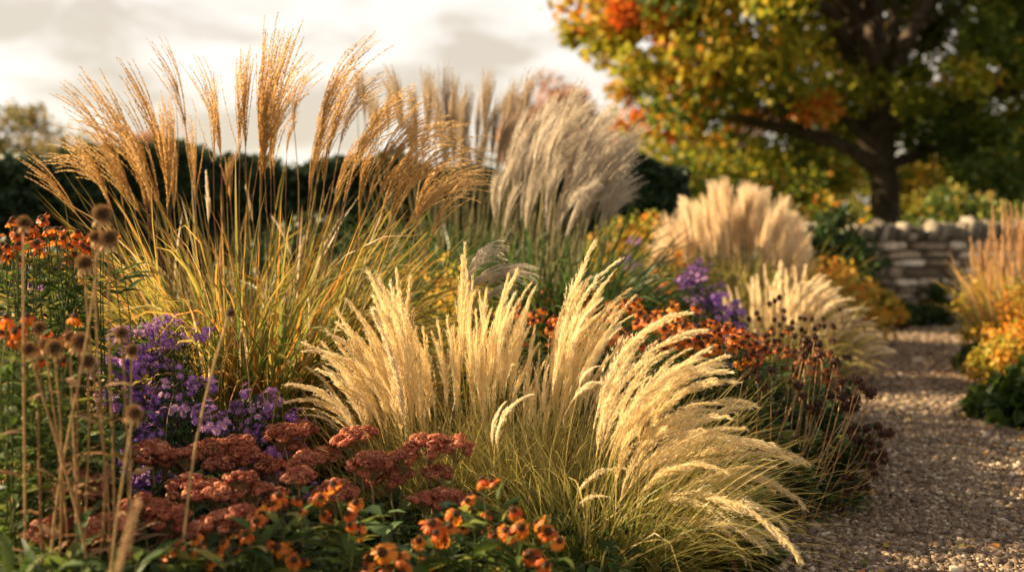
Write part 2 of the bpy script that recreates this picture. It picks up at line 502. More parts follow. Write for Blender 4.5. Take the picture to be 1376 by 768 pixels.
def blades(mb, n, c, rad, Lr, Wr, lean=(.05, .7), curl=(.3, 1.6), rng=RNG, k=9, az=None, rndfn=None, mat=0, z0=0.0, fold=True, wpow=.7):
    """n arching grass blades from a clump of radius rad at c"""
    a0 = rng.uniform(0, 2 * PI, n) if az is None else rng.normal(az[0], az[1], n)
    rr = rad * np.sqrt(rng.random(n))
    ab = a0 + rng.normal(0, .5, n)
    B = np.stack([c[0] + rr * np.cos(ab), c[1] + rr * np.sin(ab), np.full(n, c[2] + z0)], -1)
    L = rng.uniform(*Lr, n); W = rng.uniform(*Wr, n)
    th0 = rng.uniform(*lean, n); cu = rng.uniform(*curl, n)
    s = np.linspace(0, 1, k)
    th = th0[:, None] + cu[:, None] * s[None] ** 1.8
    ks = rng.uniform(.35, .85, n)[:, None]; kk = np.where(rng.random(n) < .13, rng.uniform(.6, 1.7, n), 0)[:, None]
    th = th + np.where(s[None] > ks, kk, 0)
    tw = rng.normal(0, .35, n)[:, None] * s[None]
    A = a0[:, None] + tw
    D = np.stack([np.sin(th) * np.cos(A), np.sin(th) * np.sin(A), np.cos(th)], -1)
    P = B[:, None] + np.concatenate([np.zeros((n, 1, 3)), np.cumsum((D[:, 1:] + D[:, :-1]) / 2, 1)], 1) * (L / (k - 1))[:, None, None]
    P[..., 2] = np.maximum(P[..., 2], .01)
    roll = rng.normal(0, .7, n)[:, None] + s[None] * rng.normal(0, .8, n)[:, None]
    S0 = np.stack([-np.sin(A), np.cos(A), np.zeros_like(A)], -1)
    N0 = np.cross(S0, D)
    S = S0 * np.cos(roll)[..., None] + N0 * np.sin(roll)[..., None]
    prof = np.minimum(1, (s * 5 + .35)) * np.clip(1 - s ** 3, 0, 1) ** wpow
    rnd = rng.random(n) if rndfn is None else rndfn(rng, n)
    ribbons(mb, P, W[:, None] * prof[None] + 1e-5, S, rnd)


def grass(name, label, cat, base, plumes, var, stem_mat, group=None, leaf=None, jit=0, dy=.3, stem_r=.0024, spread_base=.12, wide=1.0, seed=1, part='plume', base_lean=.25, alt=None):
    """plumes: (x0,y0,x1,y1[,bend]) in photo pixels of a plume's foot and tip, all stood at the clump's own distance"""
    rng = np.random.default_rng(seed)
    base = np.array([base[0], base[1], 0.0])
    root = thing(name, label, cat, base, group)
    if leaf:
        mb = MB(); leaf(mb, np.zeros(3), rng)
        link('foliage', mb.mesh('foliage', leaf_mat(leaf)), root)
    allp = []
    for p in plumes:
        allp.append(p)
        for _ in range(jit):
            o = rng.normal(0, 9, 4); o[2:] += o[:2] * .5; o[2:] += (np.array(p[:2]) - np.array(p[2:4])) * rng.uniform(-.1, .3)
            allp.append(tuple(np.array(p[:4]) + o) + tuple(p[4:]))
    for i, p in enumerate(allp[:100]):
        Y = base[1] + rng.uniform(-dy, dy)
        f, s = (Y - .0) / Y, 0
        P0 = at(p[0], p[1], Y); P1 = at(p[2], p[3], Y)
        P1[1] += rng.normal(0, .05)
        c = P1 - P0
        hx = 1.0 if c[0] > 0 else -1.0
        hy = rng.normal(0, .45)
        h = nrm(np.array([hx, hy, 0.]))
        ang = math.atan2(abs(c[0]), max(c[2], -.2))
        if len(p) > 4:
            b = p[4]
        else:
            want = ang * 1.25 + .05
            b = min(BENDS, key=lambda q: abs(q - want * rng.uniform(.6, 1.5)))
        me = random_choice(rng, var[b]) if not (alt and i in alt) else random_choice(rng, alt[i][b])
        cl = math.hypot(me['cx'], me['cz'])
        thl = math.atan2(me['cx'], me['cz'])
        thc = math.atan2(abs(c @ h), c[2])
        th0 = thc - thl
        Z = math.sin(th0) * h + math.cos(th0) * np.array([0, 0, 1.])
        X = math.cos(th0) * h - math.sin(th0) * np.array([0, 0, 1.])
        s = np.linalg.norm(c) / cl
        wv = rng.uniform(.62, 1.12)
        ws = (s * .5 + .5) * wide * wv
        m = frame_mat(P0 - base, X, np.cross(Z, X), Z, (s, ws, s))
        fx = (P0[0] - base[0])
        b0 = base + np.array([fx * .12 + rng.normal(0, spread_base * .5), rng.normal(0, spread_base * .5), 0])
        d0 = nrm(np.array([fx * base_lean, (P0[1] - base[1]) * .4, 1.0]))
        C = bez(b0 - base, P0 - base, d0, Z, 10)
        sm = MB(); tube(sm, C, np.linspace(stem_r * 1.2, stem_r * .8, 10), 5, rng.random())
        st = link('flower_stem', sm.mesh('flower_stem', stem_mat, True), root)
        link(part, me, st, m)
    return root


def random_choice(rng, a):
    return a[int(rng.integers(len(a)))]


_LM = {}
def leaf_mat(fn):
    return _LM[fn]

# ------------------------------------------------------------------ ground and path
def XL(Y):
    return -0.53 + 0.355 * Y
def XR(Y):
    return XL(Y) + 1.30


def sheet(pts, z, mat, name):
    mb = MB()
    V = [(x, y, z) for x, y in pts]
    n = len(pts) // 2
    mb.add(V, [(i, i + 1, 2 * n - 2 - i, 2 * n - 1 - i) for i in range(n - 1)])
    return struct(name, mb.mesh(name, mat))


mb = MB(); mb.add([(-300, -300, -.03), (300, -300, -.03), (300, 300, -.03), (-300, 300, -.03)], [(0, 1, 2, 3)])
struct('lawn', mb.mesh('lawn', M['lawn']))
sheet([(-9, -2), (XL(-2) + .06, -2), (XL(12.3) + .06, 12.3), (-9, 12.3)], -.012, M['soil'], 'soil')
ys = np.linspace(-3, 12.3, 40)
wob = np.cumsum(RNG.normal(0, .012, 40)); wob -= np.linspace(0, wob[-1], 40)
left = [(XL(y) + w_, y) for y, w_ in zip(ys, wob)]
right = [(XR(y) - w_, y) for y, w_ in zip(ys, wob)]
mb = MB(); V = [(x, y, 0) for x, y in left] + [(x, y, 0) for x, y in right]
mb.add(V, [(i, 40 + i, 41 + i, i + 1) for i in range(39)])
struct('gravel_path', mb.mesh('gravel_path', M['path_base']))
sheet([(XR(-2) - .06, -2), (9, -2), (9, 12.3), (XR(12.3) - .06, 12.3)], -.014, M['soil'], 'soil')


def rocks(mb, P, S, rng, flat=.6):
    n = len(P)
    c = np.array([[-1, -1, -1], [1, -1, -1], [1, 1, -1], [-1, 1, -1], [-1, -1, 1], [1, -1, 1], [1, 1, 1], [-1, 1, 1]]) * .5
    V = c[None] + rng.uniform(-.2, .2, (n, 8, 3))
    V[:, 4:, :2] *= rng.uniform(.45, .9, (n, 1, 1))
    V = V * S[:, None, :] * np.array([1, 1, flat])
    a = rng.uniform(0, 2 * PI, n); ti = rng.normal(0, .35, n)
    ca, sa, ct, st = np.cos(a), np.sin(a), np.cos(ti), np.sin(ti)
    x = V[..., 0]; y = V[..., 1] * ct[:, None] - V[..., 2] * st[:, None]; z = V[..., 1] * st[:, None] + V[..., 2] * ct[:, None]
    V = np.stack([x * ca[:, None] - y * sa[:, None], x * sa[:, None] + y * ca[:, None], z], -1) + P[:, None]
    f = np.array([[0, 3, 2, 1], [4, 5, 6, 7], [0, 1, 5, 4], [1, 2, 6, 5], [2, 3, 7, 6], [3, 0, 4, 7]])
    Q = (np.arange(n) * 8)[:, None, None] + f[None]
    mb.add(V, Q.reshape(-1, 4), None, np.repeat(rng.beta(1.8, 2.0, n), 8), 0)


rng = np.random.default_rng(5)
mb = MB()
n = 130000
Y = 3.2 + (rng.random(n) ** 1.5) * 9.0
X = XL(Y) - .05 + rng.random(n) * 1.42
s = rng.lognormal(math.log(.0104), .42, n) * np.where(Y > 7, 1.35, 1)
rocks(mb, np.stack([X, Y, s * .22], -1), s[:, None] * rng.uniform(.7, 1.4, (n, 3)), rng)
struct('loose_gravel', mb.mesh('loose_gravel', M['pebble']), 'stuff')
# fallen leaves along the path
mb = MB(); n = 300
Y = 3.3 + rng.random(n) * 8.5; e_ = rng.random(n)
X = XL(Y) + np.where(e_ < .5, rng.random(n) ** 2 * .5, 1.2 - rng.random(n) ** 2 * .5)
P = np.stack([X, Y, np.full(n, .018)], -1)
a = rng.uniform(0, 2 * PI, n)
D = np.stack([np.cos(a), np.sin(a), rng.normal(0, .12, n)], -1)
leaves(mb, P, nrm(D), np.tile([0, 0, 1.], (n, 1)) + rng.normal(0, .2, (n, 3)), rng.uniform(.025, .06, n), rng.uniform(.009, .018, n), rng.random(n) ** .7)
struct('fallen_leaves', mb.mesh('fallen_leaves', M['autumn_leaf']), 'stuff')

# ------------------------------------------------------------------ stone wall
def stones(mb, C, S, rng, tilt=None):
    """rough rounded blocks, centre C, full size S"""
    g = np.array([(x, y, z) for z in (-1, -.0, 1) for y in (-1, 0, 1) for x in (-1, 0, 1)], float)
    idx = {tuple(v): i for i, v in enumerate(g)}
    faces = []
    for axis in range(3):
        for sg in (-1, 1):
            o = [i for i in range(3) if i != axis]
            for a_ in (-1, 0):
                for b_ in (-1, 0):
                    q = []
                    for da, db in ((0, 0), (1, 0), (1, 1), (0, 1)):
                        v = [0, 0, 0]; v[axis] = sg; v[o[0]] = a_ + da; v[o[1]] = b_ + db
                        q.append(idx[tuple(float(t_) for t_ in v)])
                    if (sg > 0) ^ (axis == 1):
                        faces.append(q)
                    else:
                        faces.append(q[::-1])
    F_ = np.array(faces)
    r = np.linalg.norm(g, axis=1)
    gs = g * np.where(r > 1.5, .86, np.where(r > 1.2, .95, 1.0))[:, None]
    n = len(C)
    V = gs[None] * .5 + rng.normal(0, .06, (n, 27, 3))
    V = V * S[:, None]
    if tilt is not None:
        ct, st = np.cos(tilt)[:, None], np.sin(tilt)[:, None]
        V = np.stack([V[..., 0] * ct + V[..., 2] * st, V[..., 1], -V[..., 0] * st + V[..., 2] * ct], -1)
    V = V + C[:, None]
    Q = (np.arange(n) * 27)[:, None, None] + F_[None]
    mb.add(V, Q.reshape(-1, 4), None, np.repeat(rng.beta(.9, 1.0, n), 27), 0)


WY = 12.6
wall = thing('stone_wall', 'low rustic dry stone wall closing the end of the gravel path', 'wall', (6.0, WY, 0))
rng = np.random.default_rng(8)
Cc, Ss = [], []
z = -.02
while z < .91:
    h_ = rng.choice([rng.uniform(.04, .07), rng.uniform(.07, .13)])
    x = -7.0
    while x < 7.5:
        w_ = rng.choice([rng.uniform(.07, .16), rng.uniform(.14, .28), rng.uniform(.26, .46)]) * (1.2 if h_ > .09 else 1)
        d_ = rng.uniform(.33, .41)
        Cc.append((x + w_ / 2, rng.normal(0, .012), z + h_ / 2)); Ss.append((w_ * rng.uniform(.86, .97), d_, h_ * rng.uniform(.72, 1.0)))
        x += w_
    z += h_
mb = MB(); stones(mb, np.array(Cc), np.array(Ss), rng)
mb.add([(-7, -.13, 0), (7.5, -.13, 0), (7.5, .13, 0), (-7, .13, 0), (-7, -.13, z), (7.5, -.13, z), (7.5, .13, z), (-7, .13, z)], [(0, 1, 5, 4), (3, 7, 6, 2), (4, 5, 6, 7)], rnd=0.0)
link('stone_courses', mb.mesh('stone_courses', M['stone']), wall)
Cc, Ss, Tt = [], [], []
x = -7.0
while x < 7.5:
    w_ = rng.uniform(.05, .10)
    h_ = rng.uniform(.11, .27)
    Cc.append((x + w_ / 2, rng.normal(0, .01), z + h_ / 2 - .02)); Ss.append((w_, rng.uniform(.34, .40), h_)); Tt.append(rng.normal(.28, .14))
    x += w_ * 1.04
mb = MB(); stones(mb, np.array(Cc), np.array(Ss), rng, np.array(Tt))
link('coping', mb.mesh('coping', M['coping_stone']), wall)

# ------------------------------------------------------------------ trees
def clump_leaves(mb, C, R, n_per, size, rng, rndc, sq=.75, jitter=.10, aspect=.42):
    m = len(C)
    P = []
    idx = np.repeat(np.arange(m), n_per)
    d = rdir(len(idx), rng)
    r = rng.random(len(idx)) ** .45
    P = C[idx] + d * (R[idx] * r)[:, None] * np.array([1, 1, sq])
    D = nrm(d * .6 + rdir(len(idx), rng) + np.array([0, 0, -.25]))
    N = nrm(np.array([0, 0, 1.]) * .8 + rdir(len(idx), rng))
    L = size * rng.uniform(.6, 1.3, len(idx))
    leaves(mb, P, D, N, L, L * aspect, np.clip(rndc[idx] + rng.normal(0, jitter, len(idx)), 0, 1))


def limb(mb, pts, r0, r1, k=16, sides=9, rng=RNG, wob=.04):
    pts = np.array(pts, float)
    seg = np.concatenate([[0], np.cumsum(np.linalg.norm(np.diff(pts, axis=0), axis=1))])
    u = np.linspace(0, seg[-1], k)
    # smooth by interpolation then relaxing
    P = np.stack([np.interp(u, seg, pts[:, i]) for i in range(3)], -1)
    for _ in range(2):
        P[1:-1] = (P[:-2] + 2 * P[1:-1] + P[2:]) / 4
    P[1:-1] += rng.normal(0, wob, (k - 2, 3))
    tube(mb, P, np.linspace(r0, r1, k), sides, rng.random())
    return P


OY = 21.0
oak_base = at(1190, 300, OY); oak_base[2] = 0
oak = thing('oak_tree', 'large spreading autumn oak with dark trunk behind the stone wall', 'tree', oak_base)
rng = np.random.default_rng(21)
def O(px, py, dy=0.0):
    return at(px, py, OY + dy) - oak_base
tr = MB()
limb(tr, [(0, 0, -.1), (0.02, 0, .9), O(1186, 215), O(1178, 120), O(1172, 20), O(1160, -120), O(1150, -260)], .30, .09, 22, 12, rng, .03)
limb(tr, [(0, 0, 0), (0.0, 0, .35)], .44, .31, 4, 12, rng, .0)
limbs = [
    ([O(1186, 232), O(1140, 196), O(1085, 182), O(1030, 170), O(975, 155), O(920, 165, -.3), O(870, 150, -.5)], .17, .03),
    ([O(1186, 215), O(1145, 165), O(1115, 130), O(1095, 90, .4), O(1060, 40, .8)], .16, .04),
    ([O(1182, 150), O(1150, 80), O(1110, 20, -1), O(1050, -40, -1.6), O(960, -90, -2)], .18, .04),
    ([O(1180, 110), O(1150, 40, -.6), O(1130, -60, -1)], .15, .05),
    ([O(1178, 105), O(1215, 60), O(1250, 0, .8), O(1300, -80, 1)], .17, .05),
    ([O(1183, 175), O(1235, 150), O(1290, 130, -.8), O(1370, 115, -1.5), O(1440, 130, -2)], .15, .03),
    ([O(1186, 225), O(1240, 205), O(1300, 190, .8), O(1400, 190, 1.4)], .12, .03),
    ([O(1180, 130), O(1170, 60, 2), O(1120, 0, 3.5), O(1050, -30, 4.5)], .16, .04),
    ([O(1180, 130), O(1200, 60, -2), O(1200, 0, -3.5), O(1180, -60, -4.5)], .16, .04),
    ([O(1174, 40), O(1080, -60), O(960, -130), O(880, -150)], .14, .03),
    ([O(1085, 182), O(1050, 140, -.4), O(1000, 110, -.8), O(940, 95, -1)], .07, .02),
    ([O(1030, 170), O(1000, 200, .4), O(950, 215, .6), O(900, 225, .6)], .05, .02),
    ([O(1250, 0, .8), O(1310, -20, .8), O(1400, -30, .8)], .09, .03),
]
tips = []
for pts, a_, b_ in limbs:
    P = limb(tr, pts, a_, b_, 14, 8, rng, .035)
    tips.append(P)
    for j in range(4, 14):
        for _ in range(2):
            d = rdir(1, rng)[0] * rng.uniform(.6, 1.6) + np.array([0, 0, .35])
            q = P[j] + d
            limb(tr, [P[j], P[j] + d * .5 + rng.normal(0, .08, 3), q], .03, .008, 5, 4, rng, .02)
            tips.append(np.array([q]))
link('trunk', tr.mesh('trunk', M['bark'], True), oak)
# crown clumps: inside an uneven half dome, thinned where the photograph shows sky
C, R, RC = [], [], []
allt = np.concatenate(tips)
LSEG = []
for P in tips:
    if len(P) > 1:
        for q in P[:-3]:
            W_ = q + oak_base
            LSEG.append((688 + FPX * W_[0] / W_[1], 270 - FPX * (W_[2] - H) / W_[1]))
LSEG = [q for q in LSEG if q[1] > -20] + [(1188, y_) for y_ in range(60, 290, 12)]
tries = 0
while len(C) < 560 and tries < 20000:
    tries += 1
    d = rdir(1, rng)[0]
    r = rng.uniform(.35, 1) ** .6
    p = np.array([d[0] * 6.3 * r - .4, d[1] * 5.2 * r, 5.4 + d[2] * 4.6 * r])
    if p[2] < 1.35:
        continue
    W_ = p + oak_base
    px = 688 + FPX * W_[0] / W_[1]; py = 270 - FPX * (W_[2] - H) / W_[1]
    lowcut = 270 if px < 1130 else 235
    if py > lowcut - abs(rng.normal(0, 16)):
        continue
    if abs(px - 1190) < 34 and py > 120 and p[1] < 0.5:
        continue
    if p[1] < .9:
        dmin = 1e9
        for sx, sy in LSEG:
            dmin = min(dmin, math.hypot(px - sx, py - sy))
        if dmin < 20 and rng.random() < .93:
            continue
    # crown's uneven left edge and openings between the boughs
    hole = False
    for hx, hy, hr in ((838, 95, 28), (905, 78, 14), (1318, 95, 26), (1350, 135, 18), (1285, 70, 14), (930, 10, 22), (1235, 262, 44), (1300, 40, 16), (1250, 40, 12), (1010, 20, 14)):
        if (px - hx) ** 2 + ((py - hy) * 1.2) ** 2 < hr ** 2:
            hole = True
    if hole and rng.random() < .93:
        continue
    if px < 800 + max(0, (py - 110)) * .55 + rng.normal(0, 12):
        if px < 766 or py > 120:
            continue
    near = np.min(np.linalg.norm(allt - p, axis=1))
    if near > 1.5 and rng.random() < .8:
        continue
    C.append(p); R.append(rng.uniform(.32, .72))
    # colour of the clump: russet high on the left, yellow green low, dark green right
    warm = .31 + .25 * math.exp(-((px - 830) / 150) ** 2) * (1 if py < 190 else .3) + .22 * math.exp(-((px - 1110) / 110) ** 2 - ((py - 60) / 90) ** 2)
    warm += .10 * math.exp(-((px - 960) / 120) ** 2 - ((py - 210) / 60) ** 2)
    if px > 1210:
        warm += .02
    RC.append(np.clip(warm + rng.normal(0, .19), .06, 1))
mb = MB()
clump_leaves(mb, np.array(C), np.array(R), 210, .125, rng, np.array(RC), jitter=.09)
link('crown', mb.mesh('crown', M['oak_leaf']), oak)


def bush(name, label, cat, loc, r, hgt, mat, leaf, n, rc=(.2, .8), nclump=40, group=None, seed=0, stems=True, aspect=.42, trunk_h=0.0, gap=.0, kind=None, part='foliage', stem_part='stem'):
    rng = np.random.default_rng(seed + 100)
    loc = np.array([loc[0], loc[1], 0.0])
    root = thing(name, label, cat, loc, group)
    C = []
    while len(C) < nclump:
        d = rng.uniform(-1, 1, 3)
        q = np.linalg.norm(d)
        if q > 1 or q < .35:
            continue
        z_ = (d[2] * .5 + .5)
        taper_ = 1.0 if trunk_h else (1.05 - .55 * z_)
        C.append((d[0] * r * taper_, d[1] * r * taper_, trunk_h + z_ * (hgt - trunk_h)))
    C = np.array(C)
    R = rng.uniform(.16, .30, nclump) * min(r * 1.4, (hgt - trunk_h) * 1.0)
    mb = MB(); clump_leaves(mb, C, R, max(8, n // nclump), leaf, rng, rng.uniform(*rc, nclump), aspect=aspect)
    link(part, mb.mesh(part, mat), root)
    sm = MB()
    if trunk_h:
        limb(sm, [(0, 0, -.05), (.05, 0, trunk_h * .6), (0, .05, trunk_h + (hgt - trunk_h) * .5)], .05 * hgt * .4, .02, 8, 8, rng, .02)
    for c in C[::2]:
        st_ = np.array([0, 0, trunk_h * .9]) if trunk_h else np.array([c[0] * .15, c[1] * .15, 0])
        limb(sm, [st_, (st_ + c) / 2 + np.array([0, 0, .1 * hgt]), c], .012 * max(1, hgt * .5), .003, 6, 4, rng, .01 * hgt)
    link('trunk' if trunk_h else stem_part, sm.mesh('trunk' if trunk_h else stem_part, M['bark'] if trunk_h else M['green_stem'], True), root)
    return root


def gx(px, Y):
    return (px - 688) / FPX * Y

# dark hedge along the left and behind the bed
def hedge(name, label, x0, x1, Y, h0, h1, seed):
    rng = np.random.default_rng(seed)
    root = thing(name, label, 'hedge', ((x0 + x1) / 2, Y, 0))
    n = 26000
    x = rng.uniform(x0, x1, n) - (x0 + x1) / 2
    top = np.interp(x, [x0 - (x0 + x1) / 2, x1 - (x0 + x1) / 2], [h0, h1]) + .10 * np.sin(x * 2.1) + .05 * np.sin(x * 7.3 + 1)
    face = rng.random(n)
    y = np.where(face < .6, -.6 + np.abs(rng.normal(0, .12, n)) + .08 * np.sin(x * 3.1), rng.uniform(-.6, .6, n))
    z_ = np.where(face < .6, rng.random(n) * top, top - np.abs(rng.normal(0, .12, n)))
    P = np.stack([x, y, z_], -1)
    D = nrm(rdir(n, rng) + np.array([0, -.4, .3]))
    mb = MB(); leaves(mb, P, D, nrm(rdir(n, rng) + np.array([0, -.5, .5])), rng.uniform(.05, .10, n), rng.uniform(.02, .035, n), rng.random(n))
    xx = np.linspace(x0 - (x0 + x1) / 2 + .1, x1 - (x0 + x1) / 2 - .1, 30)
    hh = np.interp(xx, [xx[0], xx[-1]], [h0, h1]) - .15
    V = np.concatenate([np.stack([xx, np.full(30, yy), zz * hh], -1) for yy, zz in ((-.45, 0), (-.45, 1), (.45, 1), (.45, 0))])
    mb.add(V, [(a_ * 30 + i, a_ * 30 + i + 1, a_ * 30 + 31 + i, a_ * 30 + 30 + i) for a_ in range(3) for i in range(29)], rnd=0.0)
    link('foliage', mb.mesh('foliage', M['hedge_leaf']), root)


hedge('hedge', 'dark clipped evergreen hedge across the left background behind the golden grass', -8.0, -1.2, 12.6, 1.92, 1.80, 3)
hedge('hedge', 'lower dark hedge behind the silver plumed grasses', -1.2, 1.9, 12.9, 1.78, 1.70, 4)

bush('round_tree', 'hazy olive brown tree above the hedge at the far left edge', 'tree', (gx(25, 26), 26), 1.5, 3.4, M['olive_leaf'], .10, 6500, (.2, .9), 70, seed=1, trunk_h=1.2, part='crown')
bush('round_tree', 'small dark olive tree just right of the hazy one above the hedge', 'tree', (gx(95, 28), 28), 1.1, 2.9, M['olive_leaf'], .10, 2600, (.0, .5), 40, seed=2, trunk_h=1.0, part='crown')
bush('russet_tree', 'distant russet tree between the silver plumes and the oak', 'tree', (gx(742, 30), 30), 1.3, 4.5, M['red_leaf'], .13, 6500, (.2, 1), 70, seed=3, trunk_h=1.6, part='crown')
bush('russet_tree', 'low faded brown tree behind the golden plumes', 'tree', (gx(205, 30), 30), .9, 3.1, M['red_leaf'], .12, 2500, (.0, .6), 40, seed=4, trunk_h=1.2, part='crown')
sh = [
    ('yellow green shrub at the left foot of the oak beyond the hedge', 850, 17.5, 1.5, 2.2, 'oak_leaf', (.25, .55)),
    ('tall yellowing shrub behind the pink plumed grass', 950, 18.5, 1.6, 2.3, 'oak_leaf', (.25, .6)),
    ('green and orange shrub left of the oak trunk behind the wall', 1060, 18.0, 1.4, 1.75, 'oak_leaf', (.15, .75)),
    ('low lime green shrub peeping over the wall beside the oak trunk', 1290, 16.0, 1.5, 1.45, 'bright_leaf', (.3, 1)),
    ('golden bush in the gap right of the oak trunk', 1245, 25.0, 1.6, 2.35, 'autumn_leaf', (.15, .65)),
    ('dark green shrub over the wall at the right edge', 1400, 17.0, 1.9, 2.3, 'oak_leaf', (.0, .3)),
    ('dim green shrub behind the oak trunk', 1140, 26.0, 2.4, 2.8, 'oak_leaf', (.1, .45)),
]
for i, (lab, px, Y_, r_, h_, mt, rc) in enumerate(sh):
    bush('shrub', lab, 'shrub', (gx(px, Y_), Y_), r_, h_, M[mt], .10, 4500, rc, 46, seed=20 + i, group='shrubs beyond the wall')
# far woodland mass behind everything
rng = np.random.default_rng(77)
mb = MB()
xs = rng.uniform(-34, 34, 240); C = np.stack([xs, rng.uniform(40, 48, 240), rng.uniform(.3, 1.9, 240) + (xs > 5) * rng.uniform(0, 2.6, 240)], -1)
clump_leaves(mb, C, rng.uniform(1.0, 1.9, 240), 70, .30, rng, rng.uniform(.0, .5, 240))
struct('distant_foliage', mb.mesh('far_woodland', M['olive_leaf']), 'stuff')

# ------------------------------------------------------------------ big grasses
V_cream = variants(feather_plume, M['cream_plume'], 2, 700, nb=90, width=.26, sw=.0016, spk=13)
V_gold = variants(miscanthus_plume, M['gold_plume'], 4, 100, nr=17, spread=.17, splay=(.12, .40), w=.0028, fluff=.95)
V_silver = variants(miscanthus_plume, M['silver_plume'], 3, 300, nr=24, spread=.15, fluff=1.15, w=.0028)
V_brown = variants(miscanthus_plume, M['brown_plume'], 2, 400, nr=28, spread=.16, fluff=1.1, w=.0026)
V_pink = variants(miscanthus_plume, M['pink_plume'], 2, 500, nr=30, spread=.20, fluff=1.7, w=.0040, hairs=2)
V_straw = variants(feather_plume, M['straw_plume'], 3, 600)
for _n, _kw in enumerate((dict(nb=26, width=.22, spk=8), dict(nb=36, width=.40, spk=9, taper=1.3), dict(nb=44, width=.26, open_=1.5))):
    _v = variants(feather_plume, M['straw_plume'], 1, 640 + _n * 7, **_kw)
    for b in BENDS:
        V_straw[b] += _v[b]
V_far = variants(feather_plume, M['cream_plume'], 2, 800, nb=70, width=.26, sw=.004, spk=9)


def gold_foliage(mb, c, rng):
    blades(mb, 560, c, .38, (1.15, 1.65), (.0030, .0085), (.02, .50), (.4, 2.1), rng, rndfn=lambda r, n: r.beta(1.5, 1.5, n))
    blades(mb, 900, c, .34, (.75, 1.35), (.0030, .0085), (.02, .60), (.5, 2.2), rng, rndfn=lambda r, n: r.beta(1.3, 1.5, n))
    blades(mb, 260, c, .32, (.7, 1.15), (.003, .006), (.2, .8), (.6, 1.8), rng, rndfn=lambda r, n: r.uniform(.4, 1, n))
    blades(mb, 240, c, .42, (1.0, 1.6), (.002, .0045), (.1, .75), (-.6, 2.4), rng, rndfn=lambda r, n: r.uniform(.3, 1, n))
    blades(mb, 260, c, .30, (1.2, 1.75), (.002, .004), (.02, .4), (.2, 2.6), rng, rndfn=lambda r, n: r.uniform(.2, 1, n))
    blades(mb, 220, c, .28, (.5, 1.1), (.003, .006), (.0, .3), (.1, .9), rng, rndfn=lambda r, n: r.uniform(0, .4, n))
    blades(mb, 110, c, .25, (1.0, 1.35), (.004, .0065), (.3, .7), (1.0, 2.4), rng, az=(PI, .5), rndfn=lambda r, n: r.uniform(.45, .95, n))
    blades(mb, 110, c, .25, (1.0, 1.35), (.004, .0065), (.3, .7), (1.0, 2.4), rng, az=(0, .5), rndfn=lambda r, n: r.uniform(.3, .95, n))
_LM[gold_foliage] = M['gold_leaf']

gold = [(105, 290, 24, 221), (147, 282, 64, 197), (150, 280, 62, 212), (165, 275, 74, 126), (195, 275, 112, 99), (200, 272, 128, 152), (226, 270, 160, 80), (225, 285, 176, 142), (238, 262, 214, 128),
        (250, 175, 206, 56), (297, 215, 262, 80), (287, 222, 282, 96), (262, 270, 255, 152), (198, 285, 92, 158), (215, 280, 140, 130), (190, 290, 98, 178), (330, 205, 338, 64), (322, 215, 330, 78), (352, 235, 372, 24),
        (356, 240, 384, 48), (364, 240, 417, 36), (368, 235, 430, 78), (396, 180, 425, 102), (350, 240, 362, 60), (420, 240, 466, 100), (428, 215, 512, 52), (440, 220, 500, 95), (455, 205, 530, 100), (470, 248, 580, 118),
        (462, 270, 560, 135), (506, 282, 640, 168), (532, 288, 672, 207), (556, 302, 674, 250), (510, 300, 600, 182), (542, 312, 650, 236), (575, 332, 664, 262), (482, 292, 545, 190), (345, 235, 400, 120),
        (385, 215, 402, 150), (310, 275, 302, 212), (305, 272, 320, 200), (234, 285, 225, 200), (520, 310, 620, 215), (495, 270, 600, 150), (415, 260, 445, 160), (180, 280, 118, 192), (448, 280, 520, 170), (560, 300, 655, 215), (205, 290, 150, 190), (435, 250, 480, 140)]
GX = gx(330, 5.2)
grass('golden_grass_clump', 'tall golden maiden grass with fan of long plumes left of centre', 'ornamental grass', (GX, 5.2), gold + [(280, 300, 269, 232, .10), (392, 345, 366, 292, .45), (340, 300, 332, 250, .10)], V_gold, M['gold_stem'], leaf=gold_foliage, dy=.28, seed=31, stem_r=.0026, alt={len(gold): V_cream, len(gold) + 1: V_cream, len(gold) + 2: V_cream})


def silver_foliage(mb, c, rng):
    blades(mb, 800, c, .34, (1.0, 1.5), (.005, .010), (.02, .42), (.4, 2.0), rng, rndfn=lambda r, n: r.beta(1.4, 2.2, n))
    blades(mb, 800, c, .34, (.8, 1.35), (.004, .008), (.02, .5), (.5, 2.2), rng, rndfn=lambda r, n: r.beta(1.4, 2.0, n))
    blades(mb, 220, c, .30, (.6, 1.0), (.004, .008), (.3, .9), (.5, 1.5), rng, rndfn=lambda r, n: r.beta(1.4, 1.6, n))
_LM[silver_foliage] = M['silver_leaf']
brown = [(602, 185, 602, 83), (575, 195, 577, 98), (628, 195, 629, 108), (650, 180, 662, 90), (640, 205, 641, 120), (682, 195, 692, 104), (702, 190, 714, 98), (542, 185, 530, 102), (522, 180, 527, 112), (585, 205, 582, 110),
         (490, 165, 486, 100), (612, 210, 618, 128), (660, 215, 672, 125), (560, 200, 553, 115), (640, 240, 652, 165), (668, 240, 682, 150), (596, 230, 600, 150), (690, 215, 705, 122), (622, 250, 628, 170), (505, 190, 500, 120), (555, 230, 548, 150), (675, 195, 680, 118)]
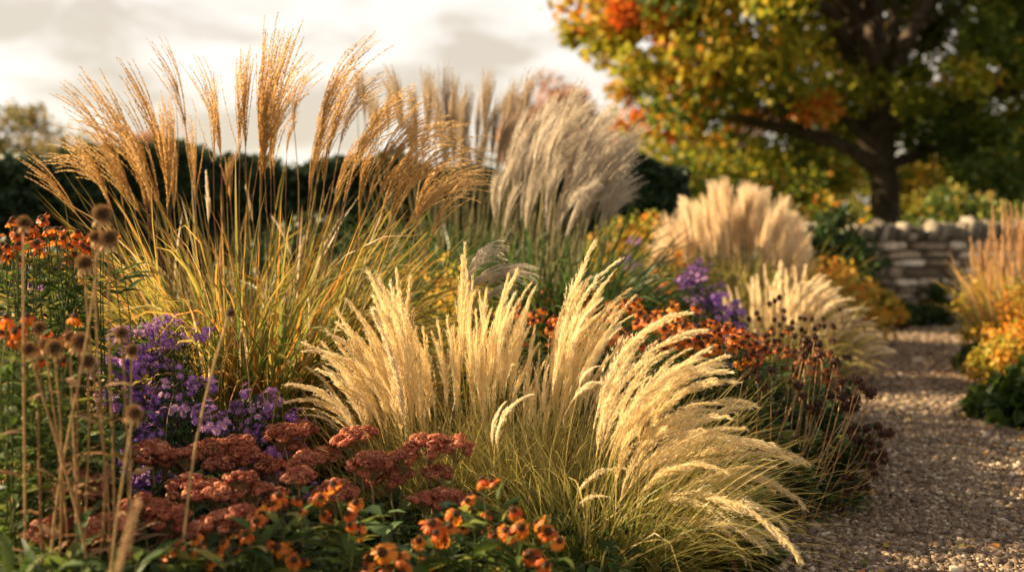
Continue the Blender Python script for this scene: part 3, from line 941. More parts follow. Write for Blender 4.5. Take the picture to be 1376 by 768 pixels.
silver = [(722, 210, 752, 125), (735, 230, 786, 112), (750, 225, 806, 140), (770, 240, 832, 146), (782, 255, 842, 152), (790, 250, 838, 176), (802, 265, 870, 182), (792, 280, 862, 214), (802, 292, 874, 224), (806, 312, 870, 240),
          (762, 275, 802, 190), (742, 275, 790, 170), (722, 265, 770, 160), (702, 255, 742, 150), (682, 250, 716, 150), (712, 292, 745, 205), (732, 302, 762, 215), (752, 302, 802, 220), (772, 302, 830, 210), (692, 275, 732, 190),
          (715, 230, 740, 140), (760, 250, 815, 165), (745, 255, 780, 150), (780, 285, 845, 200), (700, 300, 722, 225), (728, 245, 765, 135), (785, 300, 850, 235), (670, 290, 690, 210), (760, 320, 820, 250)]
grass('silver_grass_clump', 'tall grass with upright brown plumes behind the golden maiden grass', 'ornamental grass', (gx(600, 7.6), 7.6), brown, V_brown, M['silver_stem'], group='silver plumed grasses', leaf=silver_foliage, jit=2, dy=.45, seed=32, wide=.85, stem_r=.003)
grass('silver_grass_clump', 'tall grass with silvery plumes leaning right over dark green leaves', 'ornamental grass', (gx(735, 7.0), 7.0), silver, V_silver, M['silver_stem'], group='silver plumed grasses', leaf=silver_foliage, jit=2, dy=.45, seed=33, wide=.85, stem_r=.003)
grass('arching_grass_clump', 'small grass with two silvery brown plumes arching right behind the straw plumes', 'ornamental grass', (gx(575, 4.9), 4.9),
      [(618, 402, 728, 366, 1.35), (612, 412, 712, 378, 1.35), (640, 420, 706, 392, 1.35), (645, 395, 735, 380, 1.35)], V_silver, M['gold_stem'], leaf=None, dy=.1, seed=34)


def pink_foliage(mb, c, rng):
    blades(mb, 600, c, .35, (.7, 1.15), (.005, .010), (.02, .7), (.4, 1.8), rng, rndfn=lambda r, n: r.beta(1.5, 1.5, n))
_LM[pink_foliage] = M['pink_leaf']
rng = np.random.default_rng(41)
pk = []
for i in range(84):
    a_ = rng.uniform(-1, 1)
    top = 238 + 62 * abs(a_) ** 2.2 + rng.uniform(0, 62)
    x1 = 978 + a_ * 118 + rng.normal(0, 5)
    ln = rng.uniform(52, 70)
    pk.append((x1 - a_ * 26, top + ln, x1, top))
for i in range(15):
    x1 = rng.uniform(962, 1012); top = rng.uniform(240, 290)
    pk.append((x1 + rng.normal(0, 5), top + 60, x1, top, .10))
grass('pink_grass_clump', 'fluffy pinkish cream plumed grass in a dome before the oak', 'ornamental grass', (gx(975, 9.6), 9.6), pk, V_pink, M['silver_stem'], leaf=pink_foliage, dy=.45, seed=35, wide=1.25, stem_r=.004, spread_base=.3)
pk2 = []
for i in range(30):
    a_ = rng.uniform(-.2, 1)
    top = 262 + 95 * abs(a_) ** 1.8 + rng.uniform(0, 30)
    x1 = 1030 + a_ * 72 + rng.normal(0, 5)
    pk2.append((x1 - 10 - a_ * 32, top + 55, x1, top))
grass('pink_grass_clump', 'smaller dusky pink plumed grass at the right shoulder of the big dome', 'ornamental grass', (gx(1035, 10.4), 10.4), pk2, V_pink, M['silver_stem'], leaf=pink_foliage, dy=.3, seed=36, wide=1.2, stem_r=.004, spread_base=.2)


def far_foliage(mb, c, rng):
    blades(mb, 600, c, .28, (.4, .75), (.003, .006), (.05, .8), (.4, 1.5), rng, rndfn=lambda r, n: r.beta(1.8, 1.5, n))
_LM[far_foliage] = M['straw_leaf']
fp = []
for i in range(90):
    a_ = rng.uniform(-1, 1) if i % 3 else rng.uniform(.2, 1)
    lay = rng.random()
    if a_ < .25:
        x1 = 1060 + a_ * 100; top = 352 + 45 * abs(a_) ** 2 + lay * 40
        x0 = x1 - a_ * 25 - 5; y0 = top + rng.uniform(60, 80)
    else:
        x1 = 1075 + a_ * 122; top = 358 + 108 * a_ ** 1.7 + lay * 22
        x0 = x1 - 30 - 42 * a_; y0 = top + 68 - 38 * a_
    fp.append((x0 + rng.normal(0, 4), y0, x1 + rng.normal(0, 5), top))
grass('fountain_grass_clump', 'cream plumed fountain grass arching over the path near the wall', 'ornamental grass', (gx(1075, 8.4), 8.4), fp, V_far, M['straw_stem'], leaf=far_foliage, dy=.3, seed=37, wide=1.5, stem_r=.003, spread_base=.2)


# straw feather grasses at the front
def straw_foliage(mb, c, rng):
    blades(mb, 720, c, .16, (.35, .72), (.0009, .0021), (.02, .45), (.1, 1.2), rng, rndfn=lambda r, n: r.beta(1.5, 1.5, n), k=8)
_LM[straw_foliage] = M['straw_leaf']
def straw_foliage_big(mb, c, rng):
    blades(mb, 900, c, .20, (.35, .80), (.0009, .0021), (.02, .7), (.2, 1.6), rng, rndfn=lambda r, n: r.beta(1.4, 1.8, n), k=9)
    blades(mb, 700, c, .20, (.45, .95), (.0009, .0021), (.25, .95), (.3, 1.5), rng, az=(0, .6), rndfn=lambda r, n: r.beta(1.5, 1.4, n), k=9)
_LM[straw_foliage_big] = M['straw_leaf']
A_ = [(545, 540, 493, 365), (550, 530, 520, 382), (560, 560, 546, 392), (535, 550, 480, 402), (525, 560, 450, 416), (520, 560, 436, 440), (510, 570, 405, 458), (500, 575, 420, 490), (490, 585, 383, 476), (480, 588, 386, 516),
      (480, 592, 396, 548), (530, 570, 470, 450), (540, 580, 500, 450), (555, 560, 522, 440), (565, 570, 562, 470), (576, 560, 575, 450), (500, 562, 440, 480), (550, 590, 530, 500), (570, 590, 566, 520), (515, 580, 455, 510), (585, 560, 545, 420), (560, 545, 505, 410)]
B_ = [(628, 475, 625, 350), (640, 500, 641, 398), (650, 485, 650, 388), (656, 500, 686, 366), (668, 500, 692, 400), (675, 512, 706, 408), (680, 520, 720, 386), (660, 520, 666, 420), (635, 525, 632, 420), (645, 540, 656, 450),
      (670, 540, 700, 450), (685, 540, 712, 440), (615, 560, 607, 442), (640, 562, 638, 480), (660, 562, 668, 480), (690, 560, 705, 500), (602, 545, 590, 432), (630, 500, 640, 372), (655, 540, 676, 440), (648, 560, 648, 470)]
C_ = [(752, 495, 826, 346), (750, 505, 792, 384), (765, 500, 808, 402), (770, 512, 856, 390), (780, 520, 846, 412), (775, 532, 832, 432), (740, 532, 752, 432), (745, 540, 776, 450), (760, 552, 802, 460), (785, 560, 832, 470),
      (720, 562, 730, 470), (735, 562, 746, 480), (800, 545, 856, 480), (765, 572, 792, 490), (750, 580, 762, 500), (730, 590, 745, 520), (715, 572, 706, 500), (745, 510, 800, 375), (755, 530, 815, 415)]
D_ = [(810, 585, 960, 452), (820, 590, 972, 470), (830, 600, 958, 492), (838, 600, 992, 486), (850, 612, 1030, 540), (855, 618, 1002, 512), (866, 628, 1022, 550), (872, 636, 1060, 600), (885, 646, 1080, 612), (885, 656, 1050, 588),
      (892, 668, 1096, 692), (895, 678, 1040, 622), (900, 698, 1060, 716), (890, 712, 1056, 762), (836, 618, 940, 502), (846, 636, 962, 542), (856, 648, 982, 572), (866, 656, 1002, 602), (858, 668, 982, 622), (876, 676, 1012, 652),
      (866, 696, 1000, 672), (816, 636, 902, 532), (806, 618, 884, 502), (826, 648, 932, 562), (836, 668, 952, 612), (800, 600, 856, 492), (812, 606, 920, 470), (846, 626, 1010, 540), (832, 612, 985, 500), (850, 650, 1020, 590), (870, 690, 1040, 690), (818, 625, 930, 520)]
grass('feather_grass_clump', 'straw yellow feather grass leaning left behind the red sedum', 'ornamental grass', (gx(580, 4.15), 4.15), A_, V_straw, M['straw_stem'], group='straw feather grasses at the front', leaf=straw_foliage, jit=2, dy=.16, seed=51, stem_r=.0012, spread_base=.10, wide=.95, alt={3: V_cream, 11: V_cream, 20: V_cream})
grass('feather_grass_clump', 'upright straw yellow feather grass in the middle of the front group', 'ornamental grass', (gx(655, 4.25), 4.25), B_, V_straw, M['straw_stem'], group='straw feather grasses at the front', leaf=straw_foliage, jit=2, dy=.16, seed=52, stem_r=.0012, spread_base=.10, wide=.95, alt={14: V_cream, 20: V_cream, 28: V_cream})
grass('feather_grass_clump', 'straw yellow feather grass with its tallest plume leaning right', 'ornamental grass', (gx(725, 4.15), 4.15), C_, V_straw, M['straw_stem'], group='straw feather grasses at the front', leaf=straw_foliage, jit=2, dy=.16, seed=53, stem_r=.0012, spread_base=.10, wide=.95, alt={6: V_cream, 16: V_cream})
grass('feather_grass_clump', 'broad cream feather grass arching far right towards the path', 'ornamental grass', (gx(800, 3.85), 3.85), D_, V_straw, M['straw_stem'], group='straw feather grasses at the front', leaf=straw_foliage_big, jit=1, dy=.26, seed=54, stem_r=.0012, spread_base=.12, wide=.9)
grass('feather_grass_clump', 'wisp of grass with pale fluffy plumes curling over low in the front group', 'ornamental grass', (gx(740, 3.7), 3.7),
      [(668, 602, 697, 545, 1.35), (662, 598, 668, 552, .85), (775, 665, 842, 632, 1.35), (770, 690, 812, 662, 1.35), (778, 520, 812, 505, 1.35), (768, 540, 822, 520, 1.35)], V_cream, M['straw_stem'], dy=.05, seed=55, stem_r=.0012, spread_base=.05, wide=1.3)

# ------------------------------------------------------------------ flower heads
def sph(mb, c, r, rings=5, seg=8, rnd=.5, squash=(1, 1, 1), mat=0, rng=None, bump=0):
    th = np.linspace(0, PI, rings + 1)[1:-1]
    a = np.arange(seg) * 2 * PI / seg
    V = [np.array([[0, 0, 1.]])]
    for t_ in th:
        V.append(np.stack([np.sin(t_) * np.cos(a), np.sin(t_) * np.sin(a), np.full(seg, np.cos(t_))], -1))
    V.append(np.array([[0, 0, -1.]]))
    V = np.concatenate(V)
    if rng is not None and bump:
        V = V * (1 + rng.normal(0, bump, (len(V), 1)))
    n = len(V)
    Q, T = [], []
    m = rings - 1
    for i in range(m - 1):
        for j in range(seg):
            a0 = 1 + i * seg + j; a1 = 1 + i * seg + (j + 1) % seg
            Q.append((a0, a0 + seg, a1 + seg, a1))
    for j in range(seg):
        T.append((0, 1 + j, 1 + (j + 1) % seg)); T.append((n - 1, 1 + (m - 1) * seg + (j + 1) % seg, 1 + (m - 1) * seg + j))
    mb.add(np.asarray(c) + V * r * np.array(squash), Q, T, rnd, 0, mat)


def sedum_head(seed, r=.085):
    """flat corymb: domed clusters packed with tiny star-shaped florets, on branching rays"""
    rng = np.random.default_rng(seed)
    mb = MB()
    nl = 25
    cs = []
    for i in range(nl):
        rr = r * .80 * math.sqrt((i + .5) / nl); a = i * 2.4 + rng.normal(0, .25)
        cs.append((rr * math.cos(a), rr * math.sin(a), -.34 * (rr / r) ** 2 * r * 1.6 + rng.normal(0, .007)))
    sm = MB()
    for c in cs:
        c = np.array(c)
        lr = rng.uniform(.015, .024)
        sph(mb, c - np.array([0, 0, .004]), lr * .78, 4, 8, rng.uniform(0, .3), (1, 1, .6), 0, rng, .08)
        n = 48
        d = rdir(n, rng); d[:, 2] = np.abs(d[:, 2]) * .9 + .02 * rng.normal(size=n); d = nrm(d)
        P = c + d * lr * np.array([1, 1, .72]) * rng.uniform(.85, 1.08, (n, 1))
        fr = rng.uniform(.0036, .0056, n)
        base = rng.beta(2, 2) * .7
        # each floret: five pointed petals round a little raised centre, as a low star
        k = 5
        X = nrm(np.cross(d, rdir(n, rng))); Y = np.cross(d, X)
        aa = (np.arange(10) * PI / 5)
        rad = np.where(np.arange(10) % 2 == 0, 1.0, .34)
        ring = P[:, None] + (X[:, None] * (np.cos(aa) * rad)[None, :, None] + Y[:, None] * (np.sin(aa) * rad)[None, :, None]) * fr[:, None, None] + d[:, None] * (np.where(np.arange(10) % 2 == 0, .5, .0)[None, :, None]) * fr[:, None, None]
        cen = P + d * fr[:, None] * .55
        V = np.concatenate([cen[:, None], ring], 1)
        b = (np.arange(n) * 11)[:, None, None]
        T = b + np.array([[0, 1 + j, 1 + (j + 1) % 10] for j in range(10)])[None]
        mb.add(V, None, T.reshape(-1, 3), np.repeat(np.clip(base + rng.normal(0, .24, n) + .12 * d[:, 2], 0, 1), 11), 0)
        P_ = bez(np.array([0, 0, -.10]), c - np.array([0, 0, lr * .4]), np.array([0, 0, 1.]), nrm(c * np.array([.6, .6, 0]) + np.array([0, 0, .05])), 6)
        tube(mb, P_, .0014, 4, rng.random(), 1)
    return mb.mesh('flower_head', [M['sedum'], M['sedum_stem']])


def daisy(seed, mat, n=11, r=.034, reflex=.55, wid=.42, discr=.0):
    """drooping wedge petals with toothed ends"""
    rng = np.random.default_rng(seed)
    mb = MB()
    for i in range(n):
        if rng.random() < .06:
            continue
        a = (i + rng.normal(0, .15)) * 2 * PI / n
        out = np.array([math.cos(a), math.sin(a), 0]); sd = np.array([-math.sin(a), math.cos(a), 0])
        L = r * rng.uniform(.85, 1.1); w = L * wid * rng.uniform(.8, 1.1)
        dr = reflex + rng.normal(0, .14)
        rows = []
        s = np.array([.2, .5, .8, 1.0]); ww = np.array([.35, .75, 1.0, .85])
        pos = np.array([0, 0, 0.])
        ang = np.array([.10, dr * .5, dr, dr * 1.4])
        pr = 0
        P = np.zeros(3)
        tw = rng.normal(0, .25)
        for j in range(4):
            P = P + (out * math.cos(ang[j]) - np.array([0, 0, 1]) * math.sin(ang[j])) * (s[j] - pr) * L
            pr = s[j]
            sdj = sd * math.cos(tw * s[j]) + np.array([0, 0, 1]) * math.sin(tw * s[j])
            e = [P - sdj * w * ww[j] * .5, P + np.array([0, 0, .10]) * w * ww[j], P + sdj * w * ww[j] * .5]
            if j == 3:
                e[1] = e[1] - out * L * .10
            rows.append(e)
        V = np.array(rows).reshape(-1, 3)
        Q = [(r_ * 3 + c, r_ * 3 + c + 1, r_ * 3 + c + 4, r_ * 3 + c + 3) for r_ in range(3) for c in range(2)]
        mb.add(V, Q, None, np.clip(rng.beta(2, 2), 0, 1), np.repeat(s, 3) * (rng.random() < .7))
    # green calyx below
    return mb.mesh('flower', mat)


def disc_mesh(seed, r=.0125, h=.85):
    rng = np.random.default_rng(seed)
    mb = MB()
    sph(mb, (0, 0, .003), r * .93, 6, 12, .1, (1, 1, h), 0, rng, .03)
    n = 110
    i = np.arange(n) + .5
    ph = np.arccos(1 - 1.35 * i / n); a = i * 2.39996
    d = np.stack([np.sin(ph) * np.cos(a), np.sin(ph) * np.sin(a), np.cos(ph)], -1)
    P = np.array([0, 0, .003]) + d * r * .9 * np.array([1, 1, h])
    quads_at(mb, P, d, nrm(np.cross(d, rdir(n, rng))), r * .22, r * .08, np.where(ph > 1.25, 1.0, rng.uniform(.2, .75, n)))
    return mb.mesh('flower_centre', M['disc'], True)


def bud_mesh(seed):
    rng = np.random.default_rng(seed)
    mb = MB()
    sph(mb, (0, 0, 0), .011, 5, 9, .55, (1, 1, .7), 0, rng, .05)
    for i in range(8):
        a = i * PI / 4
        d = nrm(np.array([[math.cos(a), math.sin(a), -.25]]))
        quads_at(mb, np.array([[0, 0, .0]]) + d * .008, d, np.array([[-math.sin(a), math.cos(a), 0]]), .012, .003, .9)
    return mb.mesh('bud', M['petal'])


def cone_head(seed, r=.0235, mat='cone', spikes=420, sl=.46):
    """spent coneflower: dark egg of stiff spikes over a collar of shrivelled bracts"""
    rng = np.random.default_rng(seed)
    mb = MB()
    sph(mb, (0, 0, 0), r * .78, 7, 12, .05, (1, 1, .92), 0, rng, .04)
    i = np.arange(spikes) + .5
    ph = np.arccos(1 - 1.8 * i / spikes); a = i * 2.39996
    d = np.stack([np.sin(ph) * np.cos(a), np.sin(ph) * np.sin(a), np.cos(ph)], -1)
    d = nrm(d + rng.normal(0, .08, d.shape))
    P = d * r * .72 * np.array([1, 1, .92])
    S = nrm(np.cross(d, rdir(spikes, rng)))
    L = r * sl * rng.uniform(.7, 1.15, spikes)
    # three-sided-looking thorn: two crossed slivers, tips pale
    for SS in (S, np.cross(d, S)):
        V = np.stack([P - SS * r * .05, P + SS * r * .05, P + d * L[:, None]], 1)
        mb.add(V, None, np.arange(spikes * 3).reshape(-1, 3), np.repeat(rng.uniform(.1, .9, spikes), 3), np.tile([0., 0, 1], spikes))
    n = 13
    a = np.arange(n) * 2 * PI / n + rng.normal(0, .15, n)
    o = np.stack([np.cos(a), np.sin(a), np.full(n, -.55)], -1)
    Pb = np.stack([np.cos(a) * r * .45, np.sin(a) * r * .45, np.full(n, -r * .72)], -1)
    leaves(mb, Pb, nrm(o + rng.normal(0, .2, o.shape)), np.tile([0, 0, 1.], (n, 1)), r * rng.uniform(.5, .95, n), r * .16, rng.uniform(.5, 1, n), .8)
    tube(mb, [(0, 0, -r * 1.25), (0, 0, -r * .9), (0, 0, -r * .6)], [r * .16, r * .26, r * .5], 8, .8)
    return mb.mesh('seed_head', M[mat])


def small_head(seed, r=.018):
    rng = np.random.default_rng(seed)
    mb = MB()
    sph(mb, (0, 0, 0), r * .86, 7, 11, .2, (1, 1, .85), 0, rng, .06)
    n = 120
    d = rdir(n, rng); d[:, 2] += .25; d = nrm(d)
    quads_at(mb, d * r * .74, nrm(d + rdir(n, rng) * .35), nrm(np.cross(d, rdir(n, rng))), r * .42, r * .12, rng.random(n))
    for i in range(7):
        a = i * .9 + rng.normal(0, .2)
        q = np.array([[math.cos(a), math.sin(a), -.9]]) * r * .5
        dd = nrm(np.array([[math.cos(a), math.sin(a), -.5]]))
        leaves(mb, q, dd, np.array([[0, 0, 1.]]), r * .8, r * .18, .9, .9)
    return mb.mesh('seed_head', M['dark_cone'])


SEDUM = [sedum_head(900 + i) for i in range(4)]
DAISY = [daisy(910 + i, M['petal'], 10 + i % 3, reflex=.30 + .22 * i) for i in range(5)]
RUST = [daisy(930 + i, M['rust_petal'], 9, r=.026, reflex=.9 + .1 * i, wid=.34) for i in range(3)]
DISC = [disc_mesh(940 + i) for i in range(2)]
BUD = bud_mesh(951)
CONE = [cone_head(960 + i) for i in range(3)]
DARK = [small_head(970 + i) for i in range(3)]


def lance_leaves(mb, C, rng, n, L, W, mat=0, lo=.1, hi=.85, up=.6, droop=.35):
    """n leaves along a stem curve C (k,3)"""
    k = len(C)
    u = rng.uniform(lo, hi, n)
    P = np.stack([np.interp(u, np.linspace(0, 1, k), C[:, i]) for i in range(3)], -1)
    a = rng.uniform(0, 2 * PI, n)
    D = nrm(np.stack([np.cos(a), np.sin(a), rng.uniform(up * .4, up * 1.4, n)], -1))
    leaves(mb, P, D, nrm(np.tile([0, 0, 1.], (n, 1)) + rng.normal(0, .3, (n, 3))), rng.uniform(*L, n), rng.uniform(*W, n), rng.random(n), droop, mat)


def stalked(name, label, cat, heads, Y, pool, centre=None, base=None, group=None, size=1.0, seed=0, leafn=7, leafL=(.06, .11), leafW=(.006, .012), stem_mat='green_stem', leaf='green_leaf',
            head='flower', dy=.12, stem_r=.0022, tilt=.35, face=(0, 0, 1), bspread=.10, basal=60, top=.95, lean=.5, lifts=0.0, zmax=None, wig=.15):
    """one plant: its stems carry a head each; heads are (px, py[, size]) in the photo at distance Y"""
    rng = np.random.default_rng(seed + 4000)
    bx = np.mean([gx(h[0], Y) for h in heads]) if base is None else gx(base, Y)
    b = np.array([bx, Y, 0.0])
    root = thing(name, label, cat, b, group)
    fm = MB()
    for i, hd in enumerate(heads[:100]):
        Yh = Y + rng.uniform(-dy, dy)
        P1 = at(hd[0], hd[1], Yh) - b
        s = size * (hd[2] if len(hd) > 2 else rng.uniform(.85, 1.12))
        b0 = np.array([P1[0] * .25 + rng.normal(0, bspread * .5), rng.normal(0, bspread * .5) + P1[1] * .4, 0])
        n_ = nrm(np.array(face) + rng.normal(0, tilt, 3) * np.array([1, 1, .2]) + np.array([P1[0] * .4, 0, 0]))
        if n_[2] < .1: n_[2] = .1; n_ = nrm(n_)
        Zs = nrm(n_ * .5 + nrm(P1 - b0) * .8)
        C = bez(b0, P1 - n_ * .004, nrm(np.array([P1[0] * lean + rng.normal(0, wig), rng.normal(0, wig), 1.])), Zs, 11)
        sm = MB(); tube(sm, C, np.linspace(stem_r * 1.35, stem_r * .8, 11), 6, rng.random())
        st = link('stem', sm.mesh('stem', M[stem_mat], True), root)
        me = random_choice(rng, pool)
        mtx = dir_frame(P1, n_, s, rng.uniform(0, 6.28))
        fo = link(head, me, st, mtx)
        if centre:
            link('flower_centre', random_choice(rng, centre), st, mtx.copy())
        if leafn:
            lance_leaves(fm, C, rng, leafn, leafL, leafW, hi=top)
    if basal:
        a = rng.uniform(0, 2 * PI, basal); r_ = np.sqrt(rng.random(basal)) * bspread * 1.6
        P = np.stack([r_ * np.cos(a), r_ * np.sin(a), rng.uniform(0, .12, basal)], -1)
        D = nrm(np.stack([np.cos(a), np.sin(a), rng.uniform(.3, 1.6, basal)], -1))
        leaves(fm, P, D, np.tile([0, 0, 1.], (basal, 1)) + rng.normal(0, .3, (basal, 3)), rng.uniform(leafL[0] * 1.2, leafL[1] * 1.7, basal), rng.uniform(leafW[0], leafW[1] * 1.5, basal), rng.random(basal), .4)
    if fm.n:
        link('leaves', fm.mesh('leaves', M[leaf]), root)
    return root


# --- red sedum at the front
sed = [
    ('deep red sedum with one broad flat head highest in the front group', [(575, 588, 1.12), (612, 592, .9), (588, 628, .75)], 3.72),
    ('red sedum with broad heads just left of the highest sedum', [(497, 612, 1.0), (522, 630, 1.1), (540, 608, .8)], 3.62),
    ('red sedum with small heads before the foot of the straw grass', [(470, 580, 1.0), (440, 605, .75), (490, 578, .7)], 4.0),
    ('brick red sedum between the purple asters and the straw grass', [(378, 574, .9), (405, 572, .8), (392, 595, .8)], 4.0),
    ('sedum with one small round head left of the broad front heads', [(400, 632, .72), (447, 655, 1.0)], 3.45),
    ('salmon red sedum highest beneath the purple asters', [(282, 594, .85), (315, 590, .95), (298, 612, .9)], 3.82),
    ('brick red sedum just right of the dry coneflower stalks', [(200, 598, 1.0), (222, 612, .95), (250, 606, .75)], 3.75),
    ('sedum with the widest orange red head in the middle left', [(258, 648, 1.05), (290, 652, 1.0)], 3.45),
    ('sedum with dull red heads merging right of the widest orange red head', [(335, 652, .95), (362, 662, .85), (325, 636, .7)], 3.5),
    ('shaded brown red sedum with two heads low behind the blurred grass spike', [(190, 672, 1.0), (222, 684, .95), (240, 710, .8)], 3.2),
    ('dim red sedum half hidden among the dry coneflower stems', [(105, 640, 1.0), (75, 645, .9), (130, 650, .8)], 3.3),
    ('dim red sedum behind the dry coneflower stems', [(130, 584, .8), (150, 590, .7), (118, 596, .7)], 3.9),
    ('brick sedum filling the gap between the asters and the small round head', [(345, 612, .9), (368, 622, .8), (330, 602, .7), (415, 610, .8)], 3.8),
    ('low brown red sedum before the widest orange red head', [(300, 692, .8), (270, 702, .75), (330, 684, .7)], 3.15),
    ('russet sedum at the far left among the green stems', [(52, 610, .8), (28, 632, .8), (80, 612, .8)], 3.6),
    ('low rust sedum at the left beneath the dry coneflower stems', [(95, 690, .9), (140, 700, .85), (60, 706, .8)], 3.1),
    ('dark faded sedum in the shade below the highest sedum heads', [(598, 660, .9), (630, 668, .7), (570, 665, .7)], 3.55),
]
for i, (lab, hs, Y_) in enumerate(sed):
    stalked('sedum', lab, 'sedum', hs, Y_, SEDUM, group='red sedums at the front of the border', size=1.0, seed=i, leafn=11, leafL=(.05, .085), leafW=(.012, .020), stem_mat='sedum_stem', leaf='sedum_leaf',
            head='flower_head', dy=.05, stem_r=.0042, tilt=.10, bspread=.08, basal=40, top=.78)

# --- orange heleniums at the front
rng = np.random.default_rng(61)
hel = [
    ('orange helenium with two open daisies under the highest sedum head', [(612, 690, 1.0), (580, 703, 1.1), (586, 716, .9), (575, 752, 1.0)], 3.05, None),
    ('red orange helenium cluster at the bottom right of the front flowers', [(690, 685, .9), (700, 708, 1.0), (736, 714, 1.0), (712, 745, 1.1), (680, 712, .9), (722, 700, .8)], 3.0, None),
    ('orange helenium at the bottom edge below the red sedums', [(515, 742, 1.1), (498, 750, .9), (535, 748, 1.0), (520, 762, 1.0)], 2.95, None),
    ('rusty helenium standing before the small sedum head', [(448, 650, .85), (478, 675, .9), (430, 668, .8), (468, 690, .8)], 3.1, None),
    ('orange helenium with fading flowers before the dull red sedum', [(375, 665, .9), (400, 670, .7), (352, 690, .8), (443, 700, .8)], 3.1, None),
    ('bright yellow orange helenium low on the left of the front flowers', [(330, 706, 1.0), (318, 716, .9), (345, 700, .8), (376, 732, 1.1)], 3.0, None),
    ('small orange helenium at the bottom edge left of the curved grass', [(300, 728, .7), (268, 735, .6), (395, 752, .8), (470, 705, .7)], 3.0, None),
    ('small red orange helenium low beside the blurred grass spike', [(232, 735, .9), (250, 750, .9), (215, 755, .8), (285, 752, .85), (262, 722, .7)], 2.95, None),
    ('helenium with one tall bud beside the straw grass stems', [(648, 645, .9), (628, 672, .7), (655, 690, .7), (664, 720, .7)], 3.15, None),
]
for i, (lab, hs, Y_, b_) in enumerate(hel):
    hs = hs + [(x + rng.normal(0, 13), y + abs(rng.normal(0, 16)), z_ * .85) for x, y, z_ in hs[:4]]
    stalked('helenium', lab, 'helenium', hs, Y_, DAISY, DISC, group='orange heleniums at the front', size=1.05, seed=50 + i, leafn=13, leafL=(.07, .13), leafW=(.008, .014), leaf='bright_leaf', dy=.08, tilt=.45, bspread=.07, basal=46, stem_r=.0024, face=(-.2, -.6, 1))

# --- band of heleniums in the middle distance
mid = [
    ('bright orange helenium at the left end of the middle band', 720, 405, 34, 14, 12), ('orange helenium behind the tallest straw plume', 785, 412, 32, 12, 11),
    ('orange helenium right of the tallest straw plume', 835, 420, 32, 12, 13), ('orange helenium in front of the purple aster', 880, 432, 30, 12, 13),
    ('yellow orange helenium below the left side of the purple aster', 915, 440, 26, 12, 12), ('orange helenium above the tips of the arching feather grass', 960, 448, 28, 12, 12),
    ('red orange helenium lower down between the straw plumes', 760, 445, 30, 14, 10), ('scattered rusty helenium under the middle band', 830, 462, 36, 16, 9),
    ('small orange helenium beside the dark seed heads', 1000, 480, 22, 18, 9), ('orange helenium tucked below the yellow orange one', 895, 462, 26, 10, 9),
    ('orange helenium drift in front of the right end of the purple aster', 985, 458, 26, 12, 9), ('deep orange helenium between the middle band and the dark seed heads', 940, 470, 26, 10, 8),
    ('dim red helenium at the left end of the middle band', 700, 425, 24, 12, 8),
]
for i, (lab, px, py, sx, sy, n) in enumerate(mid):
    Y_ = max(.60 * FPX / (py - 270), 4.95)
    hs = [(px + rng.normal(0, sx * .68), py - 3 + rng.normal(0, sy * .62)) for _ in range(int(n * 2.3))]
    stalked('helenium', lab, 'helenium', hs, Y_, DAISY, DISC, group='orange heleniums in the middle band', size=1.0, seed=70 + i, leafn=14, leafL=(.07, .12), leafW=(.008, .014), leaf='green_leaf', dy=.22, tilt=.4, bspread=.15, basal=50, stem_r=.0020, face=(0, -.5, 1))
lf = [
    ('tall orange helenium cut by the left edge', [(2, 330), (14, 300), (22, 310), (8, 345), (30, 322), (40, 330), (-8, 318), (20, 340), (48, 312)], 3.7, 15),
    ('tall red orange helenium left of the golden plumes', [(58, 296), (66, 310), (75, 322), (60, 328), (84, 308), (52, 340), (42, 304)], 3.8, 60),
    ('tall orange helenium at the foot of the leftmost golden plume', [(92, 330), (104, 312), (112, 325), (124, 318), (98, 342), (118, 336), (135, 330), (146, 318), (88, 348)], 3.9, 110),
    ('rusty helenium against the left edge halfway down', [(8, 432), (20, 446), (34, 428), (12, 455), (28, 440), (2, 448)], 3.1, 15),
    ('rusty helenium among the clustered dry coneflower heads', [(62, 448), (80, 478), (48, 470), (92, 446), (74, 456)], 3.2, 60),
]
for i, (lab, hs, Y_, b_) in enumerate(lf):
    hs = hs + [(x + rng.normal(0, 7), y + rng.normal(0, 9)) for x, y in hs]
    stalked('helenium', lab, 'helenium', hs, Y_, DAISY, DISC, base=b_, group='tall heleniums at the left edge', size=.86, seed=90 + i, leafn=20, leafL=(.07, .13), leafW=(.008, .015), leaf='bright_leaf', dy=.10, tilt=.4, bspread=.10, basal=40, stem_r=.0026)
rst = [('rust brown faded helenium below the cream fountain grass', 1030, 468, 26, 14, 13), ('dark rusty helenium beside the path below the fountain grass', 1075, 485, 28, 16, 13), ('faded russet helenium below the right side of the purple aster', 1000, 462, 18, 10, 9), ('dark red faded helenium behind the leaning seed heads', 1105, 505, 20, 14, 9)]
for i, (lab, px, py, sx, sy, n) in enumerate(rst):
    hs = [(px + rng.normal(0, sx * .7), py + rng.normal(0, sy * .65)) for _ in range(int(n * 1.8))]
    stalked('faded_helenium', lab, 'helenium', hs, 5.55 + .2 * i, RUST, DISC, group='rust brown heleniums near the path', size=1.35, seed=110 + i, leafn=8, leaf='dark_leaf', dy=.18, bspread=.13, stem_mat='green_stem', stem_r=.0016)

